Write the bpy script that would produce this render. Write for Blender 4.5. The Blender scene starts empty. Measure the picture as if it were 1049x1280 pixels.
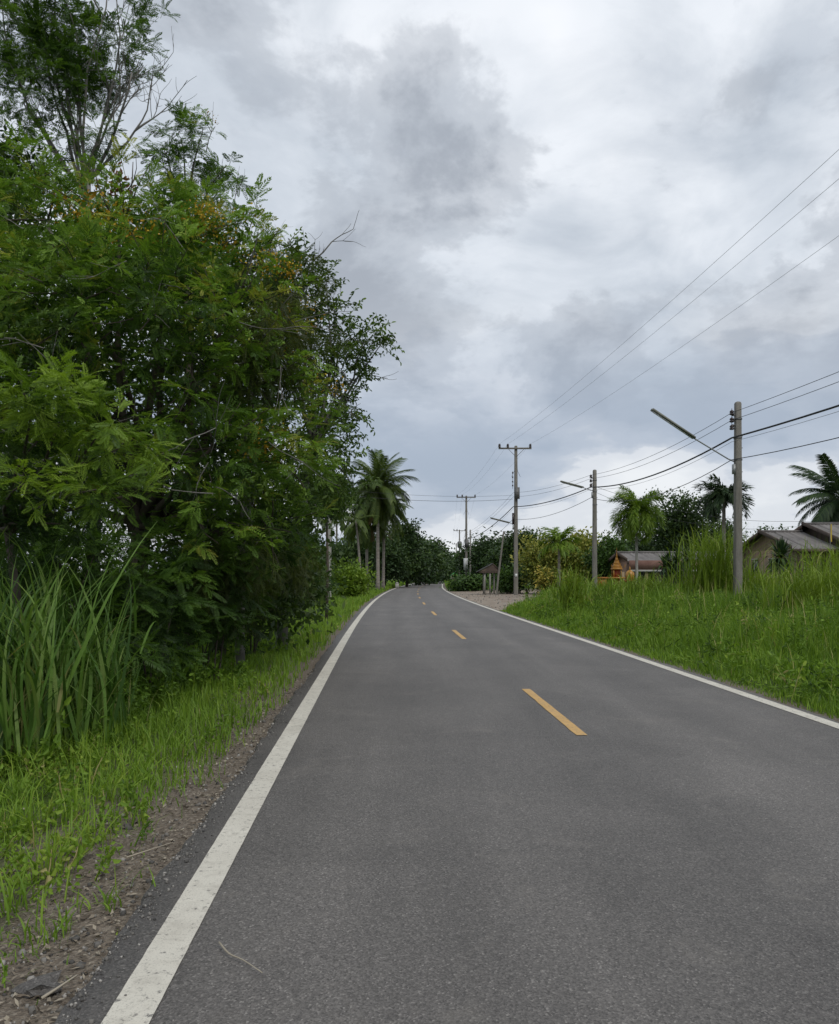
import bpy, math, random
import numpy as np
from mathutils import Vector, Matrix

rng = np.random.default_rng(7)
random.seed(7)
SC = bpy.context.scene
COL = SC.collection
R = math.radians

# ------------------------------------------------------------------ camera, sky, sun, exposure
F, UC, VH, CAMZ = 1052.0, 524.5, 714.8, 1.6        # focal length and horizon of the photo in its own pixels
cam = bpy.data.cameras.new('camera')
cam.sensor_fit = 'HORIZONTAL'; cam.sensor_width = 36.0
cam.lens = 36.0 * F / 1049.0
cam.shift_y = (VH - 640.0) / 1049.0
cam.clip_start = 0.05; cam.clip_end = 9000
cam_o = bpy.data.objects.new('camera', cam); COL.objects.link(cam_o)
cam_o.location = (0, 0, CAMZ); cam_o.rotation_euler = (R(90), 0, 0)
SC.camera = cam_o

SUN_EL, SUN_AZ = R(52), R(150)                      # azimuth clockwise from +Y: high, behind the right shoulder
world = bpy.data.worlds.new('World'); SC.world = world; world.use_nodes = True

SKY_A, SKY_B, SKY_C = (6.1, 0.7, 9.0), (9.4, 1.2, 4.0), (1.3, 8.8, 0.0)
def build_world():
    nt = world.node_tree; N = nt.nodes; L = nt.links
    N.clear()
    out = N.new('ShaderNodeOutputWorld'); bg = N.new('ShaderNodeBackground')
    bg.inputs['Strength'].default_value = 0.1
    L.new(bg.outputs[0], out.inputs[0])
    sky = N.new('ShaderNodeTexSky'); sky.sky_type = 'NISHITA'; sky.sun_disc = False
    sky.sun_elevation = SUN_EL; sky.sun_rotation = SUN_AZ
    sky.dust_density = 2.0
    tc = N.new('ShaderNodeTexCoord'); sep = N.new('ShaderNodeSeparateXYZ')
    L.new(tc.outputs['Generated'], sep.inputs[0])
    def m(op, a, b=None, c=None):
        n = N.new('ShaderNodeMath'); n.operation = op
        for i, v in enumerate((a, b, c)):
            if v is None: continue
            if isinstance(v, (int, float)): n.inputs[i].default_value = v
            else: L.new(v, n.inputs[i])
        return n.outputs[0]
    z = m('MAXIMUM', sep.outputs['Z'], 0.0)
    zz = m('ADD', z, 0.42)
    px = m('DIVIDE', sep.outputs['X'], zz); py = m('DIVIDE', sep.outputs['Y'], zz)
    cmb = N.new('ShaderNodeCombineXYZ'); L.new(px, cmb.inputs[0]); L.new(py, cmb.inputs[1])
    def noise(scale, detail, rough, dist, off, stretch=(1, 1, 1), src=None):
        mp = N.new('ShaderNodeMapping'); mp.inputs['Location'].default_value = off; mp.inputs['Scale'].default_value = stretch
        L.new(src or cmb.outputs[0], mp.inputs[0])
        n = N.new('ShaderNodeTexNoise'); n.inputs['Scale'].default_value = scale
        n.inputs['Detail'].default_value = detail; n.inputs['Roughness'].default_value = rough
        n.inputs['Distortion'].default_value = dist
        L.new(mp.outputs[0], n.inputs['Vector'])
        return n.outputs['Fac']
    def ramp(fac, stops, interp='EASE'):
        r = N.new('ShaderNodeValToRGB'); r.color_ramp.interpolation = interp
        e = r.color_ramp.elements
        while len(e) < len(stops): e.new(0.5)
        for el, (p, c) in zip(e, stops): el.position = p; el.color = (*c, 1)
        L.new(fac, r.inputs[0]); return r.outputs[0]
    def mix(f, a, b):
        x = N.new('ShaderNodeMix'); x.data_type = 'RGBA'; L.new(f, x.inputs[0]); L.new(a, x.inputs[6])
        if isinstance(b, tuple): x.inputs[7].default_value = (*b, 1)
        else: L.new(b, x.inputs[7])
        return x.outputs[2]
    # high sheet: luminous grey-white with soft thinner and thicker places
    gen = tc.outputs['Generated']
    n0 = noise(1.5, 5, 0.5, 0.3, SKY_A)
    hi = ramp(n0, [(0.34, (0.51, 0.565, 0.635)), (0.46, (0.63, 0.68, 0.745)), (0.55, (0.765, 0.805, 0.86)), (0.66, (0.90, 0.92, 0.955))])
    n4 = noise(4.2, 8, 0.58, 0.4, (5.0, 3.3, 4.0))
    lump = ramp(n4, [(0.36, (0.80, 0.82, 0.845)), (0.50, (0.98, 0.985, 0.99)), (0.62, (1.13, 1.12, 1.11))], 'LINEAR')
    mul = N.new('ShaderNodeMix'); mul.data_type = 'RGBA'; mul.blend_type = 'MULTIPLY'; mul.inputs[0].default_value = 1.0
    L.new(hi, mul.inputs[6]); L.new(lump, mul.inputs[7]); hi = mul.outputs[2]
    # darker scud below it, with ragged edges
    n1 = noise(2.6, 9, 0.57, 0.25, SKY_B)
    n2 = noise(7.0, 7, 0.6, 0.3, (2.0, 6.2, 1.0))
    k1 = m('ADD', n1, m('MULTIPLY', m('SUBTRACT', n2, 0.5), 0.25))
    scud = ramp(k1, [(0.475, (0, 0, 0)), (0.535, (0.45, 0.45, 0.45)), (0.64, (0.95, 0.95, 0.95))])
    hi = mix(scud, hi, (0.375, 0.41, 0.465))
    # cumulus low over the horizon: bright heads over blue-grey bases
    n3 = noise(3.6, 8, 0.52, 0.1, SKY_C, (1, 1, 2.3), gen)
    lo = ramp(n3, [(0.38, (0.385, 0.45, 0.55)), (0.48, (0.47, 0.53, 0.625)), (0.52, (0.55, 0.60, 0.68)), (0.545, (0.70, 0.735, 0.79)), (0.66, (0.84, 0.865, 0.895))])
    f = ramp(z, [(0.12, (1, 1, 1)), (0.34, (0, 0, 0))], 'EASE')
    res = mix(f, hi, lo)
    sc = N.new('ShaderNodeVectorMath'); sc.operation = 'SCALE'; sc.inputs['Scale'].default_value = 10.0
    L.new(res, sc.inputs[0])
    mx2 = N.new('ShaderNodeMix'); mx2.data_type = 'RGBA'; mx2.inputs[0].default_value = 0.06
    L.new(sc.outputs[0], mx2.inputs[6]); L.new(sky.outputs[0], mx2.inputs[7])
    L.new(mx2.outputs[2], bg.inputs['Color'])
build_world()

sun = bpy.data.lights.new('sun', 'SUN'); sun.energy = 1.5; sun.angle = R(25); sun.color = (1.0, 0.96, 0.9)
sun_o = bpy.data.objects.new('sun', sun); COL.objects.link(sun_o)
sd = Vector((math.sin(SUN_AZ) * math.cos(SUN_EL), math.cos(SUN_AZ) * math.cos(SUN_EL), math.sin(SUN_EL)))
sun_o.rotation_euler = sd.to_track_quat('Z', 'Y').to_euler()
sun_o.location = (0, -20, 60)
vs = SC.view_settings
vs.view_transform = 'Standard'; vs.look = 'None'; vs.exposure = 0.08; vs.gamma = 1.0; vs.use_curve_mapping = False
SC.render.engine = 'CYCLES'
cy = SC.cycles
cy.max_bounces = 6; cy.diffuse_bounces = 3; cy.glossy_bounces = 2; cy.transmission_bounces = 4; cy.transparent_max_bounces = 4
cy.use_denoising = True

# ------------------------------------------------------------------ helpers
def W(u, v, d):
    """place seen at photo pixel (u, v), standing d metres down the road"""
    return np.array([(u - UC) / F * d, d, CAMZ - (v - VH) / F * d])
def X_at(u, d): return (u - UC) / F * d
def Z_at(v, d): return CAMZ - (v - VH) / F * d

def tag(o, label=None, cat=None, group=None, kind=None):
    if label: o['label'] = label
    if cat: o['category'] = cat
    if group: o['group'] = group
    if kind: o['kind'] = kind
    return o
def empty(name, loc=(0, 0, 0), rz=0.0):
    o = bpy.data.objects.new(name, None); COL.objects.link(o)
    o.location = loc; o.rotation_euler = (0, 0, rz); o.empty_display_size = 0.3
    return o
def link(name, me, parent=None, loc=None):
    o = bpy.data.objects.new(name, me); COL.objects.link(o)
    if parent is not None: o.parent = parent
    if loc is not None: o.location = loc
    return o

class Acc:
    """collects quads, then builds one mesh"""
    def __init__(s): s.V = []; s.Q = []; s.T = []; s.n = 0
    def add(s, V, Q, tint=0.5):
        V = np.asarray(V, float).reshape(-1, 3); Q = np.asarray(Q, int).reshape(-1, 4)
        s.V.append(V); s.Q.append(Q + s.n); s.n += len(V)
        s.T.append(np.broadcast_to(np.asarray(tint, float), (len(V),)))
    def box(s, x0, x1, y0, y1, z0, z1, tint=0.5):
        V = [(x, y, z) for z in (z0, z1) for y in (y0, y1) for x in (x0, x1)]
        s.add(V, [(0, 2, 3, 1), (4, 5, 7, 6), (0, 1, 5, 4), (2, 6, 7, 3), (0, 4, 6, 2), (1, 3, 7, 5)], tint)
    def slab(s, a, b, c, d, th, tint=0.5):
        """four corners, thickened along the normal"""
        P = np.array([a, b, c, d], float)
        n = np.cross(P[1] - P[0], P[3] - P[0]); n /= np.linalg.norm(n)
        V = np.vstack([P, P - n * th])
        s.add(V, [(0, 1, 2, 3), (7, 6, 5, 4), (0, 4, 5, 1), (1, 5, 6, 2), (2, 6, 7, 3), (3, 7, 4, 0)], tint)
    def tube(s, pts, rad, seg=7, cap=True, tint=0.5):
        P = np.asarray(pts, float); n = len(P)
        rad = np.broadcast_to(np.asarray(rad, float), (n,))
        T = np.gradient(P, axis=0); T /= np.linalg.norm(T, axis=1)[:, None] + 1e-9
        ref = np.array([0, 0, 1.0]) if abs(T[0][2]) < 0.9 else np.array([0, 1.0, 0])
        A = np.cross(T, ref); A /= np.linalg.norm(A, axis=1)[:, None] + 1e-9
        B = np.cross(T, A)
        an = np.arange(seg) * 2 * np.pi / seg
        V = P[:, None, :] + rad[:, None, None] * (np.cos(an)[None, :, None] * A[:, None, :] + np.sin(an)[None, :, None] * B[:, None, :])
        i = np.arange(n - 1)[:, None] * seg; j = np.arange(seg)[None, :]; k = (j + 1) % seg
        Q = np.stack([i + j, i + k, i + seg + k, i + seg + j], -1).reshape(-1, 4)
        V = V.reshape(-1, 3)
        if cap:
            V = np.vstack([V, P[0], P[-1]]); c0, c1 = n * seg, n * seg + 1
            e = []
            for q in range(0, seg - 1, 2):
                e.append((c0, (q + 2) % seg, q + 1, q)); b = (n - 1) * seg
                e.append((c1, b + q, b + q + 1, b + (q + 2) % seg))
            if seg % 2:
                b = (n - 1) * seg
                e.append((c0, c0, 0, seg - 1)); e.append((c1, c1, b + seg - 1, b))
                e = e[:-2]
                s.add(V, np.vstack([Q, e]), tint); return
            Q = np.vstack([Q, e])
        s.add(V, Q, tint)
    def stamp(s, tmpl, P, M, tint=None):
        """a template (V, Q, T) at n places; P (n,3), M (n,3,3)"""
        TV, TQ, TT = tmpl; n = len(P); k = len(TV)
        if n == 0: return
        V = np.einsum('nij,kj->nki', M, TV) + P[:, None, :]
        Q = (TQ[None] + (np.arange(n) * k)[:, None, None]).reshape(-1, 4)
        t = np.broadcast_to(TT[None, :], (n, k)).copy()
        if tint is not None: t = t + tint[:, None]
        s.add(V.reshape(-1, 3), Q, t.reshape(-1))
    def build(s, name, mat, parent=None, smooth=False, loc=None):
        V = np.vstack(s.V); Q = np.vstack(s.Q); T = np.concatenate(s.T)
        if loc is not None: V = V - np.asarray(loc, float)
        me = bpy.data.meshes.new(name)
        me.vertices.add(len(V)); me.vertices.foreach_set('co', V.astype(np.float32).ravel())
        me.loops.add(len(Q) * 4); me.loops.foreach_set('vertex_index', Q.astype(np.int32).ravel())
        me.polygons.add(len(Q)); me.polygons.foreach_set('loop_start', np.arange(len(Q), dtype=np.int32) * 4)
        a = me.attributes.new('tint', 'FLOAT', 'POINT'); a.data.foreach_set('value', T.astype(np.float32))
        me.update(calc_edges=True)
        if smooth: me.polygons.foreach_set('use_smooth', np.ones(len(Q), bool))
        me.materials.append(mat)
        o = link(name, me, parent)
        if loc is not None and parent is None: o.location = loc
        return o

def frames(D, up=(0, 0, 1), roll=None):
    """matrices with columns (side, D, normal): local +Y runs along D, local +Z as near up as it can"""
    D = D / (np.linalg.norm(D, axis=1)[:, None] + 1e-9)
    U = np.broadcast_to(np.asarray(up, float), D.shape)
    S = np.cross(D, U); ln = np.linalg.norm(S, axis=1)[:, None]
    S = np.where(ln < 1e-3, np.array([[1.0, 0, 0]]), S / (ln + 1e-9))
    Nn = np.cross(S, D)
    if roll is not None:
        c, si = np.cos(roll)[:, None], np.sin(roll)[:, None]
        S, Nn = S * c + Nn * si, -S * si + Nn * c
    return np.stack([S, D, Nn], -1)

# ------------------------------------------------------------------ materials
def mat(name):
    m = bpy.data.materials.new(name); m.use_nodes = True
    nt = m.node_tree; b = nt.nodes['Principled BSDF']
    return m, nt, nt.nodes, nt.links, b
def _noise(N, L, scale, detail=4, rough=0.55, vec=None, dist=0.0):
    n = N.new('ShaderNodeTexNoise'); n.inputs['Scale'].default_value = scale
    n.inputs['Detail'].default_value = detail; n.inputs['Roughness'].default_value = rough
    n.inputs['Distortion'].default_value = dist
    if vec is not None: L.new(vec, n.inputs['Vector'])
    return n.outputs['Fac']
def _ramp(N, L, fac, stops, interp='LINEAR'):
    r = N.new('ShaderNodeValToRGB'); r.color_ramp.interpolation = interp
    e = r.color_ramp.elements
    while len(e) < len(stops): e.new(0.5)
    for el, (p, c) in zip(e, stops):
        el.position = p; el.color = (*c, 1) if not isinstance(c, (int, float)) else (c, c, c, 1)
    L.new(fac, r.inputs[0]); return r.outputs[0]
def _mix(N, L, f, a, b, mode='MIX'):
    x = N.new('ShaderNodeMix'); x.data_type = 'RGBA'; x.blend_type = mode
    for sock, v in ((0, f), (6, a), (7, b)):
        if isinstance(v, (int, float)): x.inputs[sock].default_value = v
        elif isinstance(v, tuple): x.inputs[sock].default_value = (*v, 1)
        else: L.new(v, x.inputs[sock])
    return x.outputs[2]
def _bump(N, L, b, h, strength, dist=0.01):
    bp = N.new('ShaderNodeBump'); bp.inputs['Strength'].default_value = strength; bp.inputs['Distance'].default_value = dist
    L.new(h, bp.inputs['Height']); L.new(bp.outputs[0], b.inputs['Normal'])
def _pos(N): return N.new('ShaderNodeNewGeometry').outputs['Position']
def _obj(N): return N.new('ShaderNodeTexCoord').outputs['Object']
def _attr(N, name):
    a = N.new('ShaderNodeAttribute'); a.attribute_name = name; return a.outputs['Fac']

def surf(name, c1, c2, scale=3.0, rough=0.8, bump=0.3, bscale=30.0, world_pos=True, spec=0.3, streak=None, metal=0.0):
    """two-tone weathered surface with fine relief"""
    m, nt, N, L, b = mat(name)
    p = _pos(N) if world_pos else _obj(N)
    if streak is not None:
        mp = N.new('ShaderNodeMapping'); mp.inputs['Scale'].default_value = streak; L.new(p, mp.inputs[0]); p = mp.outputs[0]
    n1 = _noise(N, L, scale, 6, 0.65, p, 0.3)
    c = _ramp(N, L, n1, [(0.3, c1), (0.7, c2)])
    n2 = _noise(N, L, bscale, 4, 0.6, p)
    c = _mix(N, L, 0.25, c, _ramp(N, L, n2, [(0.35, 0.25), (0.65, 0.75)]), 'OVERLAY')
    L.new(c, b.inputs['Base Color']); b.inputs['Roughness'].default_value = rough
    b.inputs['Specular IOR Level'].default_value = spec; b.inputs['Metallic'].default_value = metal
    _bump(N, L, b, n2, bump)
    return m

def leaf_mat(name, stops, trans=0.38, rough=0.5, spec=0.25, patch=1.2, patch_amt=0.25):
    """foliage: colour runs over the per-leaf tint; light passes through the blade"""
    m, nt, N, L, b = mat(name)
    t = _attr(N, 'tint')
    n = _noise(N, L, patch, 3, 0.6, _pos(N))
    ad = N.new('ShaderNodeMath'); ad.operation = 'MULTIPLY_ADD'; ad.inputs[1].default_value = patch_amt * 2; 
    L.new(n, ad.inputs[0]); sb = N.new('ShaderNodeMath'); sb.operation = 'SUBTRACT'; sb.inputs[1].default_value = patch_amt
    L.new(t, sb.inputs[0]); L.new(sb.outputs[0], ad.inputs[2])
    c = _ramp(N, L, ad.outputs[0], stops)
    L.new(c, b.inputs['Base Color']); b.inputs['Roughness'].default_value = rough; b.inputs['Specular IOR Level'].default_value = spec
    tr = N.new('ShaderNodeBsdfTranslucent')
    tc = _mix(N, L, 1.0, c, (1.15, 1.2, 0.55), 'MULTIPLY'); L.new(tc, tr.inputs['Color'])
    ms = N.new('ShaderNodeMixShader'); ms.inputs[0].default_value = trans
    L.new(b.outputs[0], ms.inputs[1]); L.new(tr.outputs[0], ms.inputs[2])
    L.new(ms.outputs[0], N['Material Output'].inputs['Surface'])
    return m

M = {}
M['bark_dark'] = surf('bark_dark', (0.045, 0.036, 0.028), (0.10, 0.085, 0.065), 4, 0.9, 0.6, 40)
M['bark_pale'] = surf('bark_pale', (0.10, 0.095, 0.085), (0.22, 0.21, 0.19), 5, 0.85, 0.4, 40)
M['bark_palm'] = surf('bark_palm', (0.16, 0.14, 0.12), (0.30, 0.27, 0.235), 2, 0.9, 0.6, 12, streak=(1, 1, 3))
M['dead_leaf'] = leaf_mat('dead_leaf', [(0.2, (0.10, 0.045, 0.02)), (0.8, (0.26, 0.13, 0.055))], 0.2, 0.8)
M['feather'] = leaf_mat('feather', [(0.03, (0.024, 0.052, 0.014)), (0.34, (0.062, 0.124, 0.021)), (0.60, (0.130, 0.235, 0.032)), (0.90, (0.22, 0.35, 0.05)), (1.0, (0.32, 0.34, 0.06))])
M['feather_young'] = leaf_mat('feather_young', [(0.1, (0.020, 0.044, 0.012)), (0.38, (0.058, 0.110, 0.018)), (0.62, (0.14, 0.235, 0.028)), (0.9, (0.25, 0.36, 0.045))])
M['oval'] = leaf_mat('oval', [(0.05, (0.026, 0.050, 0.015)), (0.5, (0.070, 0.124, 0.026)), (0.95, (0.16, 0.25, 0.04))])
M['olive'] = leaf_mat('olive', [(0.05, (0.030, 0.042, 0.012)), (0.5, (0.070, 0.095, 0.018)), (0.95, (0.13, 0.165, 0.03))])
M['backing'] = leaf_mat('backing', [(0.1, (0.022, 0.044, 0.014)), (0.55, (0.050, 0.090, 0.020)), (0.95, (0.095, 0.15, 0.028))], .35)
M['flower'] = leaf_mat('flower', [(0.1, (0.30, 0.17, 0.012)), (0.9, (0.52, 0.36, 0.03))], 0.2, 0.7)
M['far_dark'] = leaf_mat('far_dark', [(0.05, (0.018, 0.036, 0.015)), (0.5, (0.038, 0.072, 0.022)), (0.95, (0.080, 0.130, 0.030))], 0.2, patch=0.5)
M['far_mid'] = leaf_mat('far_mid', [(0.05, (0.022, 0.048, 0.014)), (0.5, (0.048, 0.098, 0.022)), (0.95, (0.095, 0.165, 0.030))], 0.25, patch=0.5)
M['far_yellow'] = leaf_mat('far_yellow', [(0.05, (0.026, 0.048, 0.012)), (0.36, (0.085, 0.125, 0.022)), (0.56, (0.21, 0.235, 0.04)), (0.88, (0.42, 0.40, 0.10))], 0.25, patch=0.8, patch_amt=0.3)
M['croton'] = leaf_mat('croton', [(0.05, (0.03, 0.06, 0.015)), (0.45, (0.12, 0.15, 0.025)), (0.7, (0.40, 0.34, 0.06)), (0.95, (0.55, 0.44, 0.12))], 0.25)
M['palm_leaf'] = leaf_mat('palm_leaf', [(0.05, (0.028, 0.050, 0.015)), (0.5, (0.068, 0.108, 0.024)), (0.95, (0.145, 0.185, 0.04))], 0.25, patch=0.4)
M['palm_bright'] = leaf_mat('palm_bright', [(0.05, (0.065, 0.12, 0.014)), (0.5, (0.14, 0.23, 0.024)), (0.95, (0.25, 0.34, 0.04))], 0.3, patch=0.6)
M['palm_dark'] = leaf_mat('palm_dark', [(0.05, (0.016, 0.034, 0.016)), (0.5, (0.032, 0.060, 0.024)), (0.95, (0.07, 0.115, 0.035))], 0.2, patch=0.5)
M['frond_dry'] = leaf_mat('frond_dry', [(0.1, (0.10, 0.065, 0.03)), (0.9, (0.24, 0.17, 0.08))], 0.2, 0.8)
M['grass'] = leaf_mat('grass', [(0.0, (0.046, 0.090, 0.015)), (0.35, (0.112, 0.205, 0.024)), (0.7, (0.190, 0.310, 0.034)), (0.92, (0.28, 0.37, 0.055)), (1.0, (0.40, 0.36, 0.16))], 0.38, patch=0.5, patch_amt=0.34)
M['reed'] = leaf_mat('reed', [(0.0, (0.026, 0.058, 0.013)), (0.45, (0.064, 0.136, 0.024)), (0.80, (0.125, 0.225, 0.040)), (1.0, (0.32, 0.32, 0.13))], 0.3, patch=0.8, patch_amt=0.1)
M['reed_light'] = leaf_mat('reed_light', [(0.0, (0.07, 0.12, 0.016)), (0.45, (0.15, 0.23, 0.024)), (0.85, (0.25, 0.34, 0.045)), (1.0, (0.40, 0.38, 0.14))], 0.35, patch=0.8, patch_amt=0.15)
M['concrete'] = surf('concrete', (0.125, 0.118, 0.102), (0.225, 0.212, 0.188), 2.2, 0.9, 0.4, 25, streak=(3, 3, 0.6))
M['concrete_pale'] = surf('concrete_pale', (0.22, 0.21, 0.19), (0.34, 0.33, 0.30), 2.2, 0.9, 0.4, 25, streak=(3, 3, 0.6))
M['steel'] = surf('steel', (0.10, 0.10, 0.10), (0.17, 0.17, 0.165), 6, 0.6, 0.2, 40, metal=0.3)
M['galv'] = surf('galv', (0.26, 0.27, 0.27), (0.38, 0.39, 0.385), 6, 0.5, 0.1, 40, metal=0.4)
M['lamp_body'] = surf('lamp_body', (0.13, 0.135, 0.11), (0.20, 0.205, 0.17), 6, 0.6, 0.1, 40)
M['tube_glass'] = surf('tube_glass', (0.5, 0.51, 0.5), (0.62, 0.63, 0.62), 6, 0.35, 0.0, 40)
M['insulator'] = surf('insulator', (0.018, 0.012, 0.012), (0.035, 0.022, 0.02), 6, 0.25, 0.0, 40, spec=0.5)
M['wire'] = surf('wire', (0.03, 0.03, 0.032), (0.05, 0.05, 0.052), 2, 0.7, 0.0)
M['wire_light'] = surf('wire_light', (0.2, 0.2, 0.205), (0.3, 0.3, 0.305), 2, 0.5, 0.0)

# ------------------------------------------------------------------ the road's course and the lie of the land
def dev(y):
    y = np.asarray(y, float)
    a = np.where(y < 18, 0.0, 0.00036 * (y - 18) ** 2)
    lin = 0.00036 * 102 ** 2 + 0.0705 * (y - 120)
    r = np.where(y > 120, lin, a)
    return r + np.where(y > 225, 0.004 * (y - 225) ** 2, 0.0)
def zr(y):
    """the road falls away a little towards the bend"""
    y = np.asarray(y, float)
    t = np.clip(y - 14, 0, 206); return -0.0046 * t + 0.03 * (1 - np.exp(-t / 6.0))
def xc(y):
    y = np.asarray(y, float)
    return 1.92 - 0.04325 * y + dev(np.clip(y, None, 290))
def sstep(t):
    t = np.clip(t, 0, 1); return t * t * (3 - 2 * t)
def wob(x, y):
    return (np.sin(x * 1.7 + y * 0.9) + np.sin(x * 0.8 - y * 1.9 + 1.3) + 0.6 * np.sin(x * 3.9 + y * 3.1 + 0.5) + 0.5 * np.sin(-x * 5.1 + y * 4.3)) / 3.1
EDGE_L, EDGE_R = -3.075, 2.97
def edge_l(y): y = np.asarray(y, float); return EDGE_L + 0.018 * np.sin(y * 1.1) + 0.012 * np.sin(y * 3.7 + 1) + 0.010 * np.sin(y * 9.1 + 2) + 0.008 * np.sin(y * 23 + 2) + 0.006 * np.sin(y * 31 + 1)
def edge_r(y): y = np.asarray(y, float); return EDGE_R + 0.03 * np.sin(y * 0.9 + 2) + 0.025 * np.sin(y * 4.1) + 0.015 * np.sin(y * 11 + 1)
def yard(x, y):
    """1 on the bare gravel yard on the right, 0 elsewhere"""
    s = x - xc(y)
    near = 36 + (s - 3.0) * 2.6 + 1.2 * wob(x * 0.6, y * 0.6)
    return sstep((y - near) / 2.0) * sstep((84 - y) / 5.0) * sstep((s - 2.7) / 0.3) * sstep((15 - s) / 2.0)
def gz(x, y):
    x = np.asarray(x, float); y = np.asarray(y, float)
    s = x - xc(y)
    left = -0.045 - 0.16 * sstep((-s - 3.3) / 2.2) + 0.035 * wob(x, y) * sstep((-s - 3.1) / 0.6)
    right = -0.03 + 0.30 * sstep((s - 3.4) / 5.0) * (1 - yard(x, y)) + 0.05 * wob(x, y) * sstep((s - 3.1) / 0.8) * (1 - 0.7 * yard(x, y))
    g = np.where(s < 0, left, right)
    under = (s > -3.02) & (s < 2.92)
    return np.where(under, -0.10, g) + zr(y)

def grid_mesh(name, S, Y, zf, matl, attrs=None, absx=False):
    SS, YY = np.meshgrid(S, Y)
    XX = SS + (0 if absx else xc(YY))
    ZZ = zf(XX, YY)
    V = np.stack([XX, YY, ZZ], -1).reshape(-1, 3)
    ns, ny = len(S), len(Y)
    i = np.arange(ny - 1)[:, None] * ns; j = np.arange(ns - 1)[None, :]
    Q = np.stack([i + j, i + j + 1, i + ns + j + 1, i + ns + j], -1).reshape(-1, 4)
    a = Acc(); a.add(V, Q, 0.5 if attrs is None else attrs(XX, YY).reshape(-1))
    o = a.build(name, matl, smooth=True)
    return o

# ground: bare litter soil by the asphalt, green cover further out, pinkish gravel in the yard (tint: 0 green, 0.5 soil, 1 gravel)
def mk_ground():
    m, nt, N, L, b = mat('ground')
    t = _attr(N, 'tint'); p = _pos(N)
    n1 = _noise(N, L, 1.3, 6, 0.6, p); n2 = _noise(N, L, 34, 6, 0.7, p); n3 = _noise(N, L, 130, 3, 0.6, p)
    v = N.new('ShaderNodeTexVoronoi'); v.inputs['Scale'].default_value = 62; v.inputs['Randomness'].default_value = 1; L.new(p, v.inputs['Vector'])
    green = _ramp(N, L, n2, [(0.3, (0.030, 0.050, 0.012)), (0.7, (0.075, 0.115, 0.022))])
    soil = _ramp(N, L, n2, [(0.28, (0.075, 0.060, 0.046)), (0.5, (0.17, 0.142, 0.112)), (0.72, (0.29, 0.25, 0.20))])
    chips = _ramp(N, L, v.outputs['Color'], [(0.2, (0.075, 0.060, 0.046)), (0.55, (0.19, 0.155, 0.12)), (0.85, (0.34, 0.30, 0.245))])
    soil = _mix(N, L, 0.35, soil, chips)
    grav = _ramp(N, L, n2, [(0.3, (0.24, 0.20, 0.16)), (0.7, (0.42, 0.37, 0.31))])
    grav = _mix(N, L, _ramp(N, L, n1, [(0.42, 0.0), (0.62, 0.75)]), grav, (0.20, 0.145, 0.105))
    f1 = _ramp(N, L, t, [(0.05, 0.0), (0.5, 1.0)]); f2 = _ramp(N, L, t, [(0.5, 0.0), (0.95, 1.0)])
    c = _mix(N, L, f1, green, soil); c = _mix(N, L, f2, c, grav)
    L.new(c, b.inputs['Base Color']); b.inputs['Roughness'].default_value = 0.95; b.inputs['Specular IOR Level'].default_value = 0.15
    ad = N.new('ShaderNodeMath'); ad.operation = 'ADD'; L.new(n2, ad.inputs[0]); L.new(v.outputs['Distance'], ad.inputs[1])
    _bump(N, L, b, ad.outputs[0], 0.8, 0.02)
    return m
def ground_tint(x, y):
    s = x - xc(y)
    l = 0.5 * (1 - sstep((-s - 3.1 - 0.55 - 0.35 * wob(x, y)) / 0.8))
    patches = 0.5 * sstep((wob(x * 1.4 + 3, y * 1.1) - 0.15) / 0.4) * sstep((7.0 - y) / 3.0)
    l = np.maximum(l, patches)
    r = 0.5 * (1 - sstep((s - 3.0 - 0.12 - 0.1 * wob(x, y)) / 0.3))
    t = np.where(s < 0, l, r)
    return np.maximum(t, yard(x, y))
M['ground'] = mk_ground()
S = np.concatenate([[-3000, -1200, -500, -200, -90, -50, -30, -22, -17, -14, -12], np.arange(-10.5, -3.6, 0.3), np.arange(-3.6, -2.7, 0.08), [-2.2, 0, 2.2], np.arange(2.7, 3.6, 0.09), np.arange(3.7, 16, 0.35), [17, 19, 22, 27, 35, 50, 90, 200, 500, 1200, 3000]])
Yg = np.concatenate([[-300, -80, -30, -12, -5, -2], np.arange(-1, 9, 0.14), np.arange(9, 30, 0.35), np.arange(30, 100, 0.9), np.arange(100, 300, 5), [320, 380, 500, 800, 1500, 3000, 6000]])
ground = grid_mesh('ground', S, Yg, gz, M['ground'], ground_tint)
tag(ground, 'flat roadside ground of soil and green cover', 'ground', kind='structure')

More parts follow.
